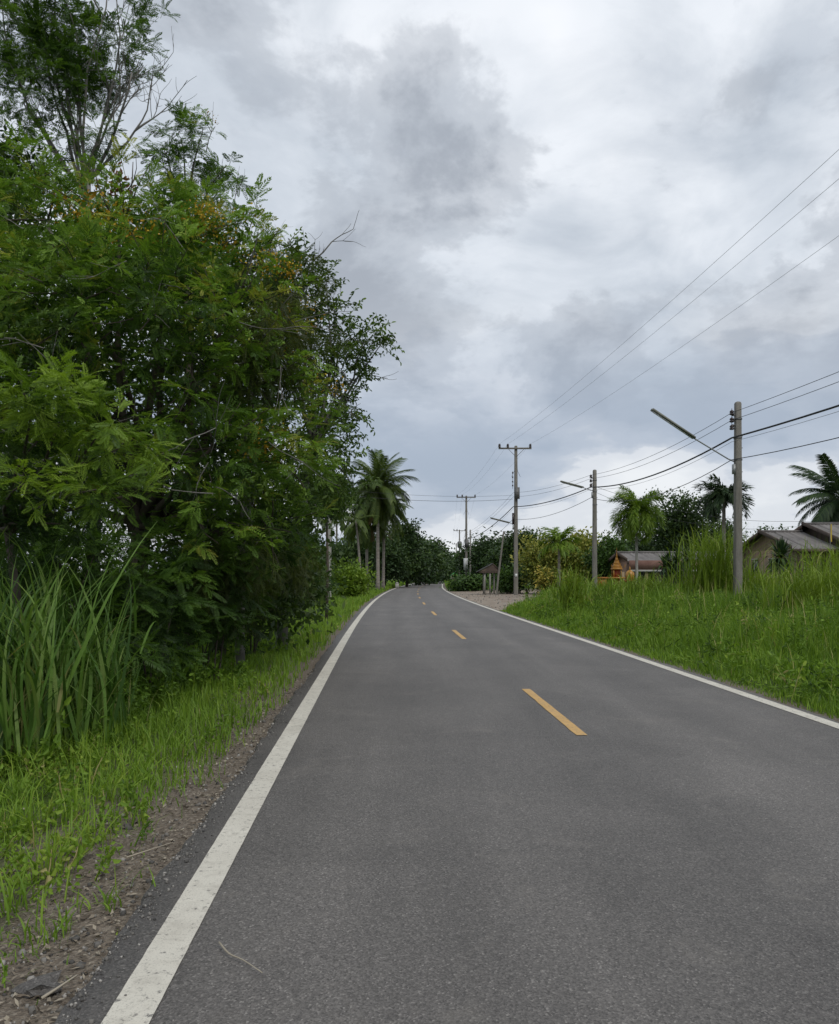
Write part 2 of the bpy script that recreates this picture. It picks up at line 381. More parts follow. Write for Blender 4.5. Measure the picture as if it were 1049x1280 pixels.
# asphalt
def mk_asphalt():
    m, nt, N, L, b = mat('asphalt')
    p = _pos(N); s = _attr(N, 'tint')
    fine = _noise(N, L, 210, 2, 0.6, p); mid = _noise(N, L, 75, 4, 0.7, p); big = _noise(N, L, 0.5, 5, 0.6, p, 0.6)
    v = N.new('ShaderNodeTexVoronoi'); v.inputs['Scale'].default_value = 120; L.new(p, v.inputs['Vector'])
    st = _ramp(N, L, v.outputs['Color'], [(0.15, (0.045, 0.041, 0.037)), (0.5, (0.106, 0.097, 0.089)), (0.8, (0.178, 0.164, 0.150)), (0.97, (0.38, 0.355, 0.325))])
    tar = _ramp(N, L, mid, [(0.3, (0.034, 0.031, 0.028)), (0.52, (0.098, 0.090, 0.083)), (0.75, (0.178, 0.165, 0.152))])
    c = _mix(N, L, 0.5, st, tar)
    bigr = _ramp(N, L, big, [(0.3, 0.40), (0.7, 0.62)])
    c = _mix(N, L, 0.8, c, bigr, 'OVERLAY')
    mp = N.new('ShaderNodeMapping'); mp.inputs['Scale'].default_value = (2.2, 0.16, 1); mp.inputs['Rotation'].default_value = (0, 0, -0.043); L.new(p, mp.inputs[0])
    lng = _noise(N, L, 1.0, 5, 0.6, mp.outputs[0], 0.4)
    c = _mix(N, L, 0.7, c, _ramp(N, L, lng, [(0.3, 0.42), (0.7, 0.60)]), 'OVERLAY')
    spot = _noise(N, L, 3.2, 4, 0.6, p, 0.8)
    c = _mix(N, L, _ramp(N, L, spot, [(0.64, 0.0), (0.74, 0.35)]), c, (0.055, 0.052, 0.05))
    dust = _noise(N, L, 1.4, 6, 0.7, p, 1.2)
    c = _mix(N, L, _ramp(N, L, dust, [(0.56, 0.0), (0.72, 0.30)]), c, (0.21, 0.19, 0.165))
    # polished wheel paths and the oily strip between them, run along the road
    wp = _ramp(N, L, s, [(0.0, 0.42), (0.10, 0.48), (0.17, 0.58), (0.25, 0.46), (0.34, 0.58), (0.44, 0.48), (0.5, 0.43), (0.57, 0.49), (0.66, 0.59), (0.75, 0.46), (0.84, 0.58), (0.95, 0.42)])
    c = _mix(N, L, 0.7, c, wp, 'OVERLAY')
    L.new(c, b.inputs['Base Color']); b.inputs['Roughness'].default_value = 0.66; b.inputs['Specular IOR Level'].default_value = 0.5
    ad = N.new('ShaderNodeMath'); ad.operation = 'ADD'; L.new(mid, ad.inputs[0]); L.new(v.outputs['Distance'], ad.inputs[1])
    _bump(N, L, b, ad.outputs[0], 0.55, 0.006)
    return m
M['asphalt'] = mk_asphalt()
Yr = np.concatenate([[-60, -20, -8, -3], np.arange(-1, 12, 0.1), np.arange(12, 40, 0.4), np.arange(40, 300, 2.0)])
t = np.linspace(0, 1, 25)
el, er = edge_l(Yr), edge_r(Yr)
SS = el[:, None] + (er - el)[:, None] * t[None]
crown_z = 0.02 * (1 - (SS / 3.05) ** 2)
SS = np.concatenate([(el - 0.05)[:, None], (el - 0.012)[:, None], SS, (er + 0.012)[:, None], (er + 0.05)[:, None]], 1)
ZZ = np.concatenate([np.full((len(Yr), 1), -0.11), np.full((len(Yr), 1), -0.02), crown_z, np.full((len(Yr), 1), -0.02), np.full((len(Yr), 1), -0.11)], 1)
YY = np.broadcast_to(Yr[:, None], SS.shape); XX = SS + xc(YY)
tt = np.broadcast_to(np.concatenate([[0, 0], t, [1, 1]])[None], SS.shape)
ns, ny = SS.shape[1], len(Yr)
i = np.arange(ny - 1)[:, None] * ns; j = np.arange(ns - 1)[None]
Q = np.stack([i + j, i + j + 1, i + ns + j + 1, i + ns + j], -1).reshape(-1, 4)
a = Acc(); a.add(np.stack([XX, YY, ZZ + zr(YY)], -1).reshape(-1, 3), Q, tt.reshape(-1))
road = a.build('road', M['asphalt'], smooth=True)
tag(road, 'grey asphalt two-lane road curving away to the trees', 'road', kind='structure')

def mk_paint(name, c1, c2, wear):
    m, nt, N, L, b = mat(name)
    p = _pos(N)
    n1 = _noise(N, L, 2.2, 5, 0.6, p); n2 = _noise(N, L, 120, 4, 0.65, p); n3 = _noise(N, L, 28, 5, 0.7, p)
    c = _ramp(N, L, n1, [(0.3, c1), (0.7, c2)])
    c = _mix(N, L, _ramp(N, L, n2, [(0.30, 0.55), (0.46, 0.0)]), c, (0.12, 0.115, 0.105))
    c = _mix(N, L, _ramp(N, L, n3, [(0.33, wear), (0.43, 0.0)]), c, (0.115, 0.11, 0.104))
    dirt = _noise(N, L, 7.0, 6, 0.7, p, 1.0)
    c = _mix(N, L, _ramp(N, L, dirt, [(0.50, 0.0), (0.75, 0.45)]), c, (0.24, 0.215, 0.18))
    L.new(c, b.inputs['Base Color']); b.inputs['Roughness'].default_value = 0.7; b.inputs['Specular IOR Level'].default_value = 0.3
    _bump(N, L, b, n2, 0.4, 0.004)
    return m
M['white_paint'] = mk_paint('white_paint', (0.52, 0.49, 0.42), (0.62, 0.59, 0.51), 0.9)
M['yellow_paint'] = mk_paint('yellow_paint', (0.50, 0.305, 0.10), (0.58, 0.365, 0.14), 0.9)
def strip(name, s0, s1, ya, yb, step, matl, jit=0.006):
    Y = np.concatenate([np.arange(ya, yb, step), [yb]]); n = len(Y)
    r = np.random.default_rng(3)
    a0 = s0 + r.normal(0, jit, n); a1 = s1 + r.normal(0, jit, n)
    Lf = np.stack([xc(Y) + a0, Y, 0.02 * (1 - (a0 / 3.05) ** 2) + 0.005 + zr(Y)], -1)
    Rt = np.stack([xc(Y) + a1, Y, 0.02 * (1 - (a1 / 3.05) ** 2) + 0.005 + zr(Y)], -1)
    V = np.empty((2 * n, 3)); V[0::2] = Lf; V[1::2] = Rt
    i = np.arange(n - 1) * 2
    a = Acc(); a.add(V, np.stack([i, i + 1, i + 3, i + 2], -1)); return a.build(name, matl, road)
def line_paint(name, sc_, matl):
    """an edge line: fine near steps, long far steps, one mesh"""
    Y = np.concatenate([[-60, -20, -6], np.arange(-1, 14, 0.07), np.arange(14, 50, 0.5), np.arange(50, 296, 2.0)])
    n = len(Y); r = np.random.default_rng(3); jit = np.where(Y < 14, 0.0006, 0.0006)
    a0 = sc_ - 0.085 + r.normal(0, 1, n) * jit; a1 = sc_ + 0.085 + r.normal(0, 1, n) * jit
    V = np.empty((2 * n, 3))
    for k, aa in ((0, a0), (1, a1)): V[k::2] = np.stack([xc(Y) + aa, Y, 0.02 * (1 - (aa / 3.05) ** 2) + 0.005 + zr(Y)], -1)
    i = np.arange(n - 1) * 2
    a = Acc(); a.add(V, np.stack([i, i + 1, i + 3, i + 2], -1)); return a.build(name, matl, road)
line_paint('edge_line', -2.83, M['white_paint'])['label'] = 'white painted edge line along the tree side'
line_paint('edge_line', 2.78, M['white_paint'])['label'] = 'white painted edge line along the tall grass side'
for k in range(0, 22):
    y0 = 8.12 + 11.75 * k
    strip('centre_dash', -0.055, 0.055, y0, y0 + 3.2, 0.25 if k < 2 else 0.8, M['yellow_paint'], 0.002)

# ------------------------------------------------------------------ foliage templates: (V, Q, T)
def leaflet(base, d, n, l, w, sag=0.0):
    """one diamond leaf, one quad"""
    d = d / np.linalg.norm(d); s = np.cross(d, n); s /= np.linalg.norm(s) + 1e-9
    m = base + d * l * 0.45
    tip = base + d * l - np.array([0, 0, sag])
    return [base, m + s * w / 2, tip, m - s * w / 2]
def pinnate(L_, pairs, ll, lw, droop=0.25, r=None, ang=62):
    """a feather leaf along +Y with leaflets either side"""
    r = r or np.random.default_rng(1)
    V = []; Q = []
    def pt(t): return np.array([0, L_ * t * (1 - 0.12 * droop * t), -droop * L_ * t * t])
    V += [pt(0) + [0.003, 0, 0], pt(0) - [0.003, 0, 0], pt(0.95) - [0.002, 0, 0], pt(0.95) + [0.002, 0, 0]]; Q.append((0, 1, 2, 3))
    for k in range(pairs):
        t = 0.16 + 0.80 * k / (pairs - 1)
        c = pt(t); sl = ll * (0.75 + 0.5 * math.sin(math.pi * min(1, t * 0.95)) ) * 0.85
        for sd_ in (-1, 1):
            a = R(ang - 18 * t) + r.normal(0, 0.08)
            d = np.array([sd_ * math.sin(a), math.cos(a), -0.18 + r.normal(0, 0.12)])
            n = len(V); V += leaflet(c, d, np.array([0.25 * -sd_, 0, 1.0]), sl, lw, sl * 0.15); Q.append((n, n + 1, n + 2, n + 3))
    n = len(V); V += leaflet(pt(0.97), np.array([0, 1, -droop]), np.array([0, 0, 1.0]), ll, lw); Q.append((n, n + 1, n + 2, n + 3))
    return np.array(V), np.array(Q)
def compose(parts, tints):
    V = []; Q = []; T = []; n = 0
    for (v, q), t in zip(parts, tints):
        V.append(v); Q.append(q + n); T.append(np.full(len(v), t)); n += len(v)
    return np.vstack(V), np.vstack(Q), np.concatenate(T)
def turn(vq, yaw, pitch, roll, off):
    v, q = vq
    m = np.array(Matrix.Rotation(yaw, 3, 'Z') @ Matrix.Rotation(pitch, 3, 'X') @ Matrix.Rotation(roll, 3, 'Y'))
    return v @ m.T + np.asarray(off), q
def sprig_feather(seed, nleaf=7, L_=0.27, pairs=9, ll=0.062, lw=0.019, axis=0.34, droop=0.3):
    r = np.random.default_rng(seed); parts = []; tn = []
    tw = Acc(); tw.tube([(0, -0.1, 0), (0, axis * 0.5, 0.01), (0, axis, 0)], [0.006, 0.005, 0.003], 3, False)
    parts.append((np.vstack(tw.V), np.vstack(tw.Q))); tn.append(0.25)
    for k in range(nleaf):
        t = (k + 0.5) / nleaf; sd_ = -1 if k % 2 else 1
        yaw = -sd_ * R(58 - 40 * t + r.normal(0, 9)) if k < nleaf - 1 else R(r.normal(0, 10))
        parts.append(turn(pinnate(L_ * r.uniform(0.75, 1.15), pairs, ll, lw, droop * r.uniform(0.4, 1.7), r), yaw, R(r.normal(8, 14)), R(r.normal(0, 18)), (0, axis * t, 0)))
        tn.append(r.normal(0, 0.07))
    return compose(parts, tn)
def sprig_oval(seed, nleaf=14, l=0.085, w=0.042, axis=0.4):
    r = np.random.default_rng(seed); parts = []; tn = []
    tw = Acc(); tw.tube([(0, -0.1, 0), (0, axis * 0.5, 0.015), (0, axis, 0)], [0.006, 0.005, 0.003], 3, False)
    parts.append((np.vstack(tw.V), np.vstack(tw.Q))); tn.append(0.2)
    for k in range(nleaf):
        t = 0.15 + 0.85 * k / nleaf; az = k * 2.4 + r.normal(0, 0.3)
        ll = l * r.uniform(0.7, 1.2); ww = w * r.uniform(0.8, 1.15)
        # two quads folded along the midrib
        V = np.array([(0, 0, 0), (ww * .5, ll * .35, .012), (ww * .36, ll * .78, .004), (0, ll, -0.012), (-ww * .36, ll * .78, .004), (-ww * .5, ll * .35, .012)])
        Q = np.array([(0, 1, 2, 3), (0, 3, 4, 5)])
        parts.append(turn((V, Q), az, R(r.normal(-5, 28)), R(r.normal(0, 30)), (0.03 * math.sin(-az), axis * t, 0.0))); tn.append(r.normal(0, 0.12))
    return compose(parts, tn)
def sprig_cards(seed, n, spread, l, w):
    """a loose clump of broad leaves, for crowns further off"""
    r = np.random.default_rng(seed); V = []; Q = []; T = []
    for k in range(n):
        p = r.normal(0, spread, 3) * [1, 1, 0.7]; d = r.normal(0, 1, 3) + [0, 0.5, -0.2]; nn = r.normal(0, 0.6, 3) + [0, 0, 1]
        i0 = len(V); V += leaflet(p, d, nn, l * r.uniform(.6, 1.3), w * r.uniform(.7, 1.3)); Q.append((i0, i0 + 1, i0 + 2, i0 + 3)); T += [r.normal(0, 0.1)] * 4
    return np.array(V), np.array(Q), np.array(T)
SPR_FEATHER = [sprig_feather(k) for k in range(4)]
SPR_FEATHER_BIG = [sprig_feather(20 + k, 7, 0.34, 11, 0.072, 0.021, 0.4, 0.45) for k in range(3)]
SPR_FEATHER_LITE = [sprig_feather(30 + k, 6, 0.26, 8, 0.068, 0.024, 0.30, 0.4) for k in range(4)]
SPR_FINE = [sprig_feather(40 + k, 8, 0.20, 10, 0.030, 0.011, 0.45, 0.9) for k in range(3)]
SPR_OVAL = [sprig_oval(60 + k) for k in range(4)]
SPR_CARD = [sprig_cards(80 + k, 26, 0.22, 0.13, 0.06) for k in range(4)]

def rand_dirs(n, r):
    d = r.normal(0, 1, (n, 3)); return d / np.linalg.norm(d, axis=1)[:, None]
def fill_clump(acc, c, rad, n, tmpls, r, scale=(0.8, 1.2), out=0.9, up=0.15, shell=0.45, tint=0.45, tsd=0.14, droop=0.0, top_young_lit=0.0):
    """scatter sprigs through an ellipsoid, mostly near its skin, pointing outward; top and tips are tinted lighter, for new growth and for light from above"""
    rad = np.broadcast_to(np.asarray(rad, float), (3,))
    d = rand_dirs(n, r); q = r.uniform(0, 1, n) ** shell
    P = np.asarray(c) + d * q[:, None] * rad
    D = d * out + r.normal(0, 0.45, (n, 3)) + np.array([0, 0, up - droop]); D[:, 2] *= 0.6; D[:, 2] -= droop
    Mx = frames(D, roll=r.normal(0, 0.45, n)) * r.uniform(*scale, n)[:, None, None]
    tn = r.normal(tint, tsd, n) + top_young_lit * np.maximum(0, q * (d[:, 2] * 0.6 + 0.4))  # lighter towards top and skin: new growth plus top light painted into the tint
    k = r.integers(0, len(tmpls), n)
    for q_ in range(len(tmpls)):
        s = k == q_; acc.stamp(tmpls[q_], P[s], Mx[s], tn[s])
def limb(acc, p0, p1, r0, r1, bend=0.15, r=None, n=7, seg=6, rise=0.0):
    p0 = np.asarray(p0, float); p1 = np.asarray(p1, float); r = r or rng
    ln = np.linalg.norm(p1 - p0); o = r.normal(0, bend * ln * 0.5, 3); o[2] += rise * ln
    t = np.linspace(0, 1, n)[:, None]
    P = (1 - t) ** 2 * p0 + 2 * t * (1 - t) * ((p0 + p1) / 2 + o) + t * t * p1
    P[1:-1] += r.normal(0, ln * 0.008, (n - 2, 3))
    acc.tube(P, np.linspace(r0, r1, n), seg)
    return P
def twigs(acc, p, d, ln, rad, depth, r, spread=0.6, ends=None, up=0.12):
    """bare branching twigs; collects the tips"""
    d = d / np.linalg.norm(d); n = 4; P = [p]; dd = d
    for k in range(n):
        dd = dd + r.normal(0, 0.10, 3) + [0, 0, up * 0.4]; dd /= np.linalg.norm(dd); P.append(P[-1] + dd * ln / n)
    acc.tube(P, np.linspace(rad, rad * 0.6, n + 1), 5 if rad > 0.01 else 3, False)
    if depth == 0:
        if ends is not None: ends.append((P[-1], dd))
        return
    for k in range(r.integers(2, 4)):
        q = r.integers(2, n + 1); nd = dd + r.normal(0, spread, 3) + [0, 0, up]
        twigs(acc, P[q], nd, ln * r.uniform(0.55, 0.8), rad * 0.58, depth - 1, r, spread, ends, up)

# ------------------------------------------------------------------ the thicket on the left
def clumps(lst): return [(W(u, v, d), rr) for (u, v, d, rr) in lst]

def big_feather_tree():
    r = np.random.default_rng(11)
    bx, by = X_at(172, 13.2), 13.2; base = np.array([bx, by, gz(bx, by)])
    root = empty('feathery_tree', base)
    tag(root, 'broad dark-trunked tree with layered feathery foliage filling the thicket beside the road', 'tree', 'trees of the roadside thicket')
    tr = Acc(); cr = Acc(); vn = Acc()
    fork = base + [0.05, 0.1, 2.6]
    P = np.array([base - [0, 0, 0.3], base + [0.03, 0, 0.9], base + [-0.03, 0.05, 1.8], fork]); tr.tube(P, [0.24, 0.2, 0.17, 0.15], 10)
    cl = clumps([(60, 275, 13.2, 1.15), (150, 290, 12.6, 1.2), (232, 300, 12.8, 1.05), (300, 335, 13.2, 0.95), (-40, 300, 13, 1.2),
                 (15, 365, 12, 1.15), (105, 375, 11.6, 1.1), (205, 385, 11.4, 1.1), (285, 400, 12.2, 1.0),
                 (-60, 430, 12, 1.2), (60, 455, 12.6, 0.9), (240, 470, 11.8, 1.05), (320, 480, 12.8, 0.95),
                 (150, 520, 12.8, 0.8), (265, 560, 12.0, 1.0), (345, 575, 13.0, 0.95), (100, 600, 12.8, 0.8),
                 (250, 645, 12.4, 0.85), (335, 660, 13.2, 0.8), (20, 600, 12.4, 1.0), (-70, 560, 12, 1.2)])
    for c, rr in cl:
        p1 = np.asarray(c)
        limb(tr, fork + r.normal(0, 0.15, 3), p1, 0.075, 0.02, 0.2, r, 8, 6, 0.08)
        for k in range(5): limb(tr, p1, p1 + rand_dirs(1, r)[0] * rr * 0.9, 0.018, 0.006, 0.2, r, 4, 4)
        n = int(108 * rr * rr)
        tmp = [SPR_FEATHER, SPR_FEATHER_LITE, SPR_FEATHER_LITE, SPR_FEATHER_LITE + SPR_OVAL[:2]][r.integers(0, 4)]
        if r.uniform() < .45:    # a climber with small oval leaves hangs over part of the crown
            fill_clump(vn, np.asarray(c) + [r.normal(0, .4), -.35, r.normal(-.1, .3)], (rr * .75, rr * .6, rr * .8), int(60 * rr * rr), SPR_OVAL, r, (0.6, 1.1), droop=.3, tint=0.5 + r.normal(0, .1), tsd=0.18, top_young_lit=0.3)
        fill_clump(cr, c, (rr, rr, rr * 0.78), n, tmp, r, (0.45, 0.9), tint=0.42 + r.normal(0, 0.12), tsd=0.19, top_young_lit=0.50)
        for k in range(6):       # sprays reaching out of the clump
            dd = rand_dirs(1, r)[0]; dd[1] = -abs(dd[1]); q = p1 + dd * [rr, rr, rr * .8] * r.uniform(1.0, 1.25)
            limb(tr, p1 + dd * rr * .5, q, .01, .004, .15, r, 4, 3); fill_clump(cr, q, .14, 3, tmp, r, (0.5, 0.9), tint=0.66, tsd=0.14, top_young_lit=.2)
    tr.build('trunk', M['bark_dark'], root, True).location = -base
    cr.build('crown', M['feather'], root).location = -base
    tag(vn.build('climber_leaves', M['oval'], root), kind='stuff').location = -base
    tw = Acc()
    for k in range(46):      # dead grey twigs caught in the crown
        c = W(r.uniform(0, 370), r.uniform(270, 620), r.uniform(10.6, 12.4)); twigs(tw, c, rand_dirs(1, r)[0] * [1, .5, .6], r.uniform(.35, .8), .008, 1, r, .5, None, 0.0)
    tag(tw.build('dead_twigs', M['bark_pale'], root), kind='stuff').location = -base
    fl = Acc(); sp = sprig_cards(5, 22, 0.09, 0.05, 0.045)
    for (u, v, d) in [(105, 250, 12.2), (150, 262, 11.7), (265, 275, 12.0), (290, 285, 12.3), (180, 285, 11.5), (360, 350, 12.9), (372, 395, 13.0), (330, 330, 12.4), (120, 285, 11.8), (390, 470, 13.6), (355, 440, 12.9), (245, 265, 12.0), (60, 240, 12.6), (330, 545, 12.2)]:
        n = 6; Pp = W(u, v, d) + r.normal(0, 0.17, (n, 3)); fl.stamp(sp, Pp, frames(rand_dirs(n, r)) * r.uniform(.6, 1.1, n)[:, None, None], r.normal(0.45, 0.2, n))
    tag(fl.build('flowers', M['flower'], root), kind='stuff').location = -base
    return root
big_feather_tree()

def front_feather_sprays():
    """low tree leaning out of the thicket at the left edge, fresh sprays tinted bright, clumps between them tinted dark as shaded gaps"""
    r = np.random.default_rng(12)
    bx, by = X_at(20, 9.3), 9.3; base = np.array([bx, by, gz(bx, by)])
    root = empty('young_feathery_tree', base)
    tag(root, 'young tree with bright green feather leaves above the tall reeds', 'tree', 'trees of the roadside thicket')
    tr = Acc(); cr = Acc()
    top = base + [-0.1, 0, 2.3]
    tr.tube([base - [0, 0, 0.2], base + [0.05, 0, 1.2], top], [0.07, 0.055, 0.04], 7)
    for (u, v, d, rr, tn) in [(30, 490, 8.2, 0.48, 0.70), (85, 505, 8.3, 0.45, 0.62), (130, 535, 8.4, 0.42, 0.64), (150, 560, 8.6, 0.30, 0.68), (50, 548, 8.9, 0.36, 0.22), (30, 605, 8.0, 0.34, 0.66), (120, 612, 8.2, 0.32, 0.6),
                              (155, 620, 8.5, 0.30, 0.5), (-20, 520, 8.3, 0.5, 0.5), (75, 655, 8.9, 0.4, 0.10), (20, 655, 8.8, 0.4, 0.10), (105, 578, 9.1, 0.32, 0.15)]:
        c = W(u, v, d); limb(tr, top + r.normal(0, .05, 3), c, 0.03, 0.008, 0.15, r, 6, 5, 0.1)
        fill_clump(cr, c, (rr, rr, rr * 0.5), int(95 * rr * rr) + 9, SPR_FEATHER_BIG, r, (0.38, 0.70), up=0.1, tint=tn, tsd=0.12, top_young_lit=0.15)  # low tn paints the shade between the bright sprays
    tr.build('trunk', M['bark_dark'], root, True).location = -base
    cr.build('crown', M['feather_young'], root).location = -base
front_feather_sprays()

def tall_sparse_tree():
    r = np.random.default_rng(15)
    bx, by = X_at(112, 17.0), 17.0; base = np.array([bx, by, gz(bx, by)])
    root = empty('tall_sparse_tree', base)
    tag(root, 'tall thin tree with pale bare branches and sparse leaves rising above the thicket', 'tree', 'trees of the roadside thicket')
    tr = Acc(); cr = Acc()
    f1 = W(108, 215, 17); 
    P = [base - [0, 0, .3], base + [0.1, 0, 3], base + [-0.05, 0.1, 6], f1]; tr.tube(P, [0.17, 0.14, 0.12, 0.085], 8)
    ends_leaf = []; ends_bare = []
    for (u, v, d, bare) in [(85, 120, 16.8, 0), (60, 90, 17.2, 0), (30, 130, 17, 0), (45, 30, 17.3, 0), (95, 40, 17.0, 0), (130, 20, 16.8, 0), (10, 60, 17.2, 0), (70, -20, 17.2, 0), (150, 50, 17, 0),
                            (150, 130, 17.0, 1), (165, 90, 16.8, 1), (178, 150, 17.2, 1), (140, 90, 17.3, 1)]:
        e = W(u, v, d); Pb = limb(tr, f1 + r.normal(0, 0.04, 3) - [0, 0, r.uniform(0, 0.8)], e, 0.036, 0.016, 0.12, r, 7, 6, 0.0)
        for k in range(3):
            q = r.integers(3, 7); dd = (Pb[-1] - Pb[0]); dd = dd / np.linalg.norm(dd) + r.normal(0, 0.4, 3)
            twigs(tr, Pb[q], dd, 0.9, 0.016, 2, r, 0.5, ends_bare if bare else ends_leaf)
    for (p, d) in ends_leaf:
        n = 2; k = r.integers(0, 4)
        cr.stamp(SPR_FEATHER_LITE[k], p + r.normal(0, 0.1, (n, 3)), frames(np.array([d] * n) + r.normal(0, 0.5, (n, 3)), roll=r.normal(0, .5, n)) * r.uniform(.7, 1.0, n)[:, None, None], r.normal(0.34, 0.12, n))
    for (u, v, rr, n) in [(60, 90, 0.8, 44), (25, 110, 0.75, 38), (95, 65, 0.7, 36), (45, 40, 0.75, 34), (105, 155, 0.6, 26), (15, 30, 0.75, 30), (130, 35, 0.6, 24), (20, 175, 0.7, 30), (70, 10, 0.7, 28), (85, 110, .6, 28), (110, 100, .5, 18), (125, 170, .45, 14), (150, 40, .35, 8), (60, 190, .7, 26)]:
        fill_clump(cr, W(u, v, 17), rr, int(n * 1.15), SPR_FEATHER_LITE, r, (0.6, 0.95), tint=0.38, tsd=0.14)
    dl = Acc(); sp = sprig_cards(9, 24, 0.13, 0.12, 0.07)
    Pp = W(145, 232, 16.4) + r.normal(0, 1, (7, 3)) * [0.22, 0.1, 0.1]
    dl.stamp(sp, Pp, frames(rand_dirs(7, r)) * 1.0, r.normal(0.5, 0.2, 7))
    tr.build('trunk', M['bark_pale'], root, True).location = -base
    cr.build('crown', M['feather'], root).location = -base
    tag(dl.build('dead_leaves', M['dead_leaf'], root), kind='stuff').location = -base
tall_sparse_tree()

def slim_top_tree():
    r = np.random.default_rng(16)
    bx, by = X_at(235, 15.8), 15.8; base = np.array([bx, by, gz(bx, by)])
    root = empty('slim_upright_tree', base)
    tag(root, 'slim upright tree with small loose crown and yellow tips poking above the thicket', 'tree', 'trees of the roadside thicket')
    tr = Acc(); cr = Acc(); fl = Acc()
    f1 = W(232, 290, 15.8); tr.tube([base - [0, 0, .3], base + [0.1, 0, 3], f1], [0.11, 0.085, 0.055], 7)
    sp = sprig_cards(5, 22, 0.09, 0.05, 0.045)
    for (u, v, rr, n) in [(228, 175, .36, 15), (255, 165, .30, 10), (240, 215, .48, 22), (215, 215, .36, 12), (268, 215, .34, 10), (225, 255, .5, 22), (262, 255, .42, 14), (205, 185, .25, 6), (285, 210, .2, 4), (250, 285, .5, 20)]:
        c = W(u, v, 15.8) + [0, r.normal(0, .2), 0]; limb(tr, f1, c, 0.025, 0.008, 0.12, r, 6, 5)
        fill_clump(cr, c, rr, int(n * 1.7), SPR_FEATHER_LITE, r, (0.55, 0.85), tint=0.40, tsd=0.14)
    e = []
    for (u, v) in [(258, 160), (275, 225), (210, 170), (290, 240)]:
        twigs(tr, W(u, v + 30, 15.8), np.array([0.25, 0, 1.0]), 0.5, 0.01, 2, r, 0.45, e)
    for (u, v) in [(262, 148), (268, 152), (258, 140)]:
        fl.stamp(sp, W(u, v, 15.8)[None], frames(rand_dirs(1, r)) * 0.6, np.array([0.4]))
    tr.build('trunk', M['bark_dark'], root, True).location = -base
    cr.build('crown', M['feather'], root).location = -base
    tag(fl.build('flowers', M['flower'], root), kind='stuff').location = -base
slim_top_tree()

def oval_tree():
    r = np.random.default_rng(17)
    bx, by = X_at(352, 18.2), 18.2; base = np.array([bx, by, gz(bx, by)])
    root = empty('oval_leaved_tree', base)
    tag(root, 'open-branched tree with small oval leaves reaching out from the thicket towards the road', 'tree', 'trees of the roadside thicket')
    tr = Acc(); cr = Acc()
    f1 = W(392, 560, 17.5); tr.tube([base - [0, 0, .3], base + [0.05, 0, 1.5], f1], [0.14, 0.11, 0.08], 8)
    data = [(372, 370, .45, 20), (395, 375, .45, 20), (420, 395, .35, 13), (400, 430, .5, 24), (428, 430, .45, 18), (455, 428, .35, 14), (478, 428, .22, 8), (430, 465, .45, 20), (455, 465, .25, 8), (400, 480, .5, 24), (425, 500, .45, 18), (438, 515, .28, 9),
            (395, 530, .5, 24), (420, 545, .42, 16), (430, 580, .38, 13), (405, 585, .5, 24), (440, 605, .30, 9), (385, 620, .5, 20), (425, 620, .4, 14), (368, 420, .5, 24), (375, 330, .4, 15), (345, 320, .4, 14), (408, 350, .24, 7)]
    for (u, v, rr, n) in data:
        c = W(u, v, 17.2 + r.normal(0, .3)); Pb = limb(tr, f1, c, 0.04, 0.009, 0.12, r, 7, 5, 0.04)
        for k in range(3): limb(tr, c, c + rand_dirs(1, r)[0] * rr, 0.009, 0.004, .2, r, 4, 3)
        fill_clump(cr, c, rr, int(n * 1.7), SPR_OVAL, r, (0.8, 1.2), tint=0.45, tsd=0.13, top_young_lit=0.15)
    # the dead grey branch sticking out above, and two bare twigs below it
    e = []
    Pb = limb(tr, W(372, 345, 17.2), W(415, 302, 17.0), 0.022, 0.013, .08, r, 5, 5); twigs(tr, Pb[-1], np.array([0.75, 0, 0.45]), 0.5, 0.011, 1, r, 0.4, e, 0.0); twigs(tr, Pb[2], np.array([0.1, 0, 1.0]), 0.4, 0.008, 1, r, 0.4, e, 0.0)
    twigs(tr, Pb[-1], np.array([0.9, 0.2, 0.25]), 0.45, 0.008, 1, r, 0.4, e, 0.0)
    twigs(tr, W(455, 468, 17.2), np.array([0.9, 0, 0.0]), 0.5, 0.009, 1, r, 0.35, e, 0.12)
    for (u, v) in [(285, 300), (300, 310), (320, 300), (340, 310), (355, 315), (385, 330), (310, 325)]:
        twigs(tr, W(u, v + 15, 16.5), np.array([r.normal(.2, .3), 0, 1.0]), 0.4, 0.008, 2, r, 0.5, e, 0.1)
    tr.build('trunk', M['bark_pale'], root, True).location = -base
    cr.build('crown', M['oval'], root).location = -base
oval_tree()

